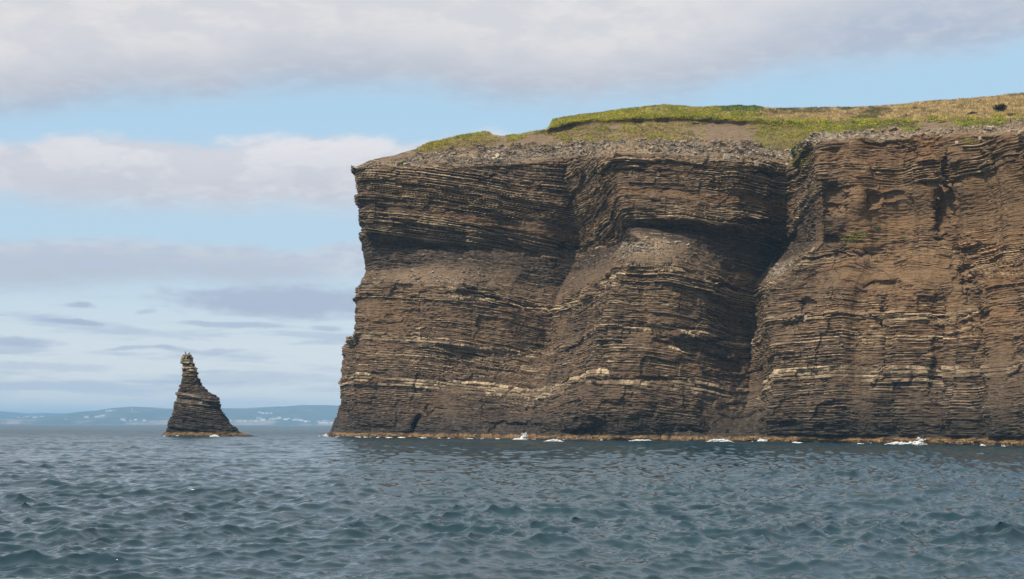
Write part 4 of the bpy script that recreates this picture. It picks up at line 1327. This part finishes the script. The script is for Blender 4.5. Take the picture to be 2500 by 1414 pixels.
def foam_strip():
    r = np.random.default_rng(77)
    foot = HL['P'][HL['off']]
    pts = foot[(HL['px'][HL['off']] > 801)]
    L = np.concatenate([[0], np.cumsum(np.linalg.norm(np.diff(pts[:, :2], axis=0), axis=1))])
    n = 5200
    sp_ = r.uniform(0, L[-1], n)
    k = .7 * sst(vn(sp_ / 3.1, 0, 0, 700) + .7 * vn(sp_ / .9, 0, 0, 701), .45, 1.1)
    sp_ = sp_[r.uniform(0, 1, n) < k]; n = len(sp_)
    x = np.interp(sp_, L, pts[:, 0]); y = np.interp(sp_, L, pts[:, 1])
    o_ = 1.9 + np.abs(r.normal(0, .5, n))
    C = np.stack([x - .6 * o_, y - .8 * o_, .05 + .22 * r.uniform(0, 1, n) ** 2], -1)
    m = 6
    a = np.linspace(0, 2 * np.pi, m, endpoint=False)[None] + r.uniform(0, 1, (n, 1))
    rad = r.uniform(.05, .22, (n, 1)) * r.uniform(.6, 1.3, (n, m))
    top = C[:, None] + np.stack([rad * np.cos(a) * 1.8, rad * np.sin(a), .02 + 0 * a], -1)
    V = np.concatenate([top, C[:, None] + [[[0, 0, .09]]]], 1)
    f = np.array([[i, (i + 1) % m, m] for i in range(m)])
    o = mesh_obj('sea_foam', V.reshape(-1, 3), (f[None] + (np.arange(n) * (m + 1))[:, None, None]).reshape(-1, 3), FOAM)
    tag(o, 'thin broken foam along the waterline of the cliff', 'foam', kind='stuff')


foam_strip()

# ------------------------------------------------------------------ far shore
def hills(name, Y0, Y1, prof, seed, label, rocky=0.0):
    nx, ny = 700, 60
    px = np.linspace(-500, 1300, nx)
    top = np.interp(px, [a for a, _ in prof], [b for _, b in prof])
    yh = 1033.5 + (px) * 0.0042
    V = np.zeros((ny, nx, 3)); rock = np.zeros((ny, nx)); pale = np.zeros((ny, nx))
    for j in range(ny):
        f = j / (ny - 1)
        Yr = Y0 + (Y1 - Y0) * f
        crest = at(px, top, np.full(nx, Y1))[:, 2]
        shp = np.where(f < .06, f / .06 * .17, .17 + .83 * ((f - .06) / .94) ** .8)
        x = ray(px, np.full(nx, 1030.0)); x = x[:, 0] / x[:, 1] * Yr
        shore = 1 + .55 * fbm(x / 420, 3.0, 1, 4, seed)
        low = np.clip(shore, .15, 2) * 22
        z = np.where(f < .06, low * f / .06, low + (crest - low) * ((f - .06) / .94) ** .85)
        z = z + crest * .10 * fbm(x / 260, Yr / 260, 0, 4, seed + 5) * math.sin(math.pi * min(1, f)) * (1.0 if f > .06 else 0)
        V[j, :, 0] = x; V[j, :, 1] = Yr + 90 * fbm(x / 300, 1.0, 9, 3, seed + 9); V[j, :, 2] = z - 2
        rock[j] = np.where(f <= .075, sst(fbm(x / 170, f * 6, 2, 3, seed + 11), -0.2, .12), 0)
        rock[j] = np.maximum(rock[j], sst(f, .8, 1.0) * sst(fbm(x / 240, f * 5, 3, 4, seed + 13), -0.1, .35) * .9)
        rock[j] = np.maximum(rock[j], sst(fbm(x / 120, f * 14, 3, 4, seed + 15), .25, .5) * .7)
    b0 = V[-1].copy(); b0[:, 1] += 900; b0[:, 2] -= 60
    b1 = V[-1].copy(); b1[:, 1] += 2500; b1[:, 2] = -5
    V = np.concatenate([V, b0[None], b1[None]], 0); rock = np.concatenate([rock, rock[-1:], rock[-1:] * 0], 0)
    m_, g, b = mat('far_hillside')
    geo = g.n('ShaderNodeNewGeometry')
    n = g.noise(geo.outputs['Position'], 0.012, 5, 0.6)
    col = g.mix(g.ss(n, .35, .65), (0.035, 0.042, 0.030, 1), (0.065, 0.070, 0.045, 1))
    col = g.mix(g.m('MULTIPLY', attr(g, 'rock'), g.ss(n, 0.3, 0.6, 0.35, 1.0)), col, (0.27, 0.21, 0.16, 1))
    g.link(col, b.inputs['Base Color']); b.inputs['Roughness'].default_value = .95
    o = mesh_obj(name, V.reshape(-1, 3), grid_faces(ny + 2, nx), m_, {'rock': rock}, smooth=True)
    tag(o, label, 'hills', kind='structure')
    return V


near_prof = [(-500, 1012), (0, 1022), (100, 1015), (150, 1009.5), (185, 1005), (235, 1001), (270, 996), (320, 992), (360, 993.5), (420, 996.5), (480, 997), (540, 996), (600, 995.6), (640, 993), (700, 991.4), (740, 988.6), (790, 988.6), (840, 989.6), (1300, 990)]
far_prof = [(-500, 990), (-100, 997), (0, 1003), (70, 1009), (100, 1007.7), (145, 1009), (200, 1008), (300, 1006), (600, 1002), (1300, 1000)]
HV = hills('hills', 6600, 7900, near_prof, 500, 'long low hills across the bay, blue with haze')
hills('hills', 9000, 9900, far_prof, 600, 'fainter hills behind the main far shore')

# houses on the far shore
HWALL = vary('white_house_wall', (0.80, 0.80, 0.78), (0.88, 0.87, 0.85), .3)
HROOF = vary('dark_house_roof', (0.10, 0.10, 0.11), (0.30, 0.28, 0.27), .05)


def house_mesh(wd, dp, h, nm):
    rh = h * .45
    V = [(-wd / 2, -dp / 2, -4), (wd / 2, -dp / 2, -4), (wd / 2, dp / 2, -4), (-wd / 2, dp / 2, -4),
         (-wd / 2, -dp / 2, h), (wd / 2, -dp / 2, h), (wd / 2, dp / 2, h), (-wd / 2, dp / 2, h), (-wd / 2, 0, h + rh), (wd / 2, 0, h + rh)]
    me = bpy.data.meshes.new(nm)
    me.from_pydata(V, [], [(0, 1, 5, 4), (1, 2, 6, 9, 5), (2, 3, 7, 6), (3, 0, 4, 8, 7)])
    me.materials.append(HWALL)
    rf = bpy.data.meshes.new('roof')
    e = .5
    R_ = [(-wd / 2 - e, -dp / 2 - e, h - .3), (wd / 2 + e, -dp / 2 - e, h - .3), (wd / 2 + e, 0, h + rh + .15), (-wd / 2 - e, 0, h + rh + .15), (wd / 2 + e, dp / 2 + e, h - .3), (-wd / 2 - e, dp / 2 + e, h - .3),
          (-wd / 2 - e, -dp / 2 - e, h - .7), (wd / 2 + e, -dp / 2 - e, h - .7), (wd / 2 + e, dp / 2 + e, h - .7), (-wd / 2 - e, dp / 2 + e, h - .7)]
    rf.from_pydata(R_, [], [(0, 1, 2, 3), (3, 2, 4, 5), (6, 7, 1, 0), (8, 9, 5, 4)])
    rf.materials.append(HROOF)
    return me, rf


HM = [house_mesh(w_, d_, h_, 'white_house') for w_, d_, h_ in ((9, 8, 5), (14, 9, 6), (20, 10, 7))]
zoomA = [(268, 238, 1, 'L'), (400, 230, 1, 'L'), (498, 238, 1, 'L'), (522, 228, 1, 'L'), (535, 240, 0, 'L'), (590, 230, 0, 'L'), (622, 230, 0, 'L'), (345, 224, 0, 'L'),
         (1258, 235, 2, 'M'), (1390, 230, 1, 'M'), (1430, 228, 1, 'M'), (1495, 219, 2, 'M'), (1512, 219, 1, 'M'),
         (955, 263, 0, 'M'), (1562, 149, 1, 'T'), (1608, 144, 1, 'T'), (1632, 146, 0, 'T'), (1672, 141, 0, 'T'), (1918, 128, 0, 'T'),
         (1762, 266, 0, 'S'), (1800, 264, 1, 'S'), (1800, 281, 1, 'S'), (1820, 284, 0, 'S'), (1900, 285, 0, 'S'), (1972, 278, 1, 'S'), (2100, 286, 1, 'S')]
zoomB = [(185, 393, 1, 'A'), (186, 372, 0, 'A'), (328, 406, 0, 'A'), (388, 410, 1, 'A'), (487, 407, 0, 'A'), (712, 407, 1, 'A'), (732, 354, 0, 'A'), (800, 356, 1, 'A'), (852, 396, 2, 'A'),
         (1006, 368, 0, 'B'), (1068, 370, 1, 'B'), (1105, 358, 1, 'B'), (1140, 357, 1, 'B'), (1182, 357, 2, 'B'), (1295, 372, 1, 'B'), (1318, 380, 2, 'B'), (1385, 360, 0, 'B'),
         (1475, 388, 1, 'C'), (1548, 388, 2, 'C'), (1590, 383, 0, 'C'), (1628, 399, 2, 'C'), (1720, 411, 1, 'C'), (1790, 414, 0, 'C'),
         (1980, 417, 0, 'D'), (2012, 434, 1, 'D'), (2050, 430, 2, 'D'), (2090, 428, 2, 'D'), (2118, 430, 1, 'D'), (2145, 434, 1, 'D'), (2252, 440, 1, 'D'),
         (780, 234, 0, 'E'), (845, 252, 1, 'E'), (925, 252, 1, 'E'), (1010, 254, 1, 'E')]
LBL = {'L': 'one of the white houses at the left end of the far shore', 'M': 'one of the white houses above the pale sea cliffs of the far shore',
       'T': 'one of the white houses high on the hill left of the sea stack', 'S': 'one of the white houses low on the shore left of the sea stack',
       'A': 'one of the white houses low on the far shore nearest the stack', 'B': 'one of the white houses in the middle of the gap between stack and cliff',
       'C': 'one of the white houses on the far shore nearer the cliff than the stack', 'D': 'one of the white houses clustered on the far shore right beside the cliff',
       'E': 'one of the pale houses along the hillside road above the shore village'}
hvis_x, hvis_y = project(HV[:60].reshape(-1, 3))
hp = HV[:60].reshape(-1, 3)
for lst, sc, ox, oy in ((zoomA, 5.952, 0, 980), (zoomB, 8.333, 540, 980)):
    for zx, zy, k, gkey in lst:
        px, py = zx / sc + ox, zy / sc + oy
        i = np.argmin((hvis_x - px) ** 2 * .2 + (hvis_y - py) ** 2)
        p = hp[i]
        o = bpy.data.objects.new('white_house', HM[k][0]); COL.objects.link(o)
        X_ = at(np.array(px), np.array(py), np.array(p[1]))[0]
        o.location = (X_, p[1], p[2]); o.rotation_euler = (0, 0, rng.uniform(-.4, .4))
        tag(o, LBL[gkey], 'house', 'white houses: ' + LBL[gkey][len('one of the white houses '):] if gkey != 'E' else 'pale houses along the hillside road')
        rr_ = bpy.data.objects.new('roof', HM[k][1]); COL.objects.link(rr_); rr_.parent = o

# ------------------------------------------------------------------ haze
def haze():
    x0, x1, y0, y1, z0, z1 = -15000., 15000., -400., 15000., -4., 112.
    me = bpy.data.meshes.new('haze')
    V = [(x, y, z) for z in (z0, z1) for (x, y) in ((x0, y0), (x1, y0), (x1, y1), (x0, y1))]
    me.from_pydata(V, [], [(0, 3, 2, 1), (4, 5, 6, 7), (0, 1, 5, 4), (1, 2, 6, 5), (2, 3, 7, 6), (3, 0, 4, 7)])
    m_ = bpy.data.materials.new('haze'); m_.use_nodes = True
    g = NT(m_.node_tree)
    out = g.n('ShaderNodeOutputMaterial'); v = g.n('ShaderNodeVolumePrincipled')
    v.inputs['Color'].default_value = (0.40, 0.71, 1.0, 1)
    v.inputs['Density'].default_value = 1.4e-4
    v.inputs['Anisotropy'].default_value = -0.6
    g.link(v.outputs[0], out.inputs['Volume'])
    me.materials.append(m_)
    o = bpy.data.objects.new('haze', me); COL.objects.link(o)
    tag(o, 'thin blue sea haze over the bay', 'haze', kind='stuff')


haze()
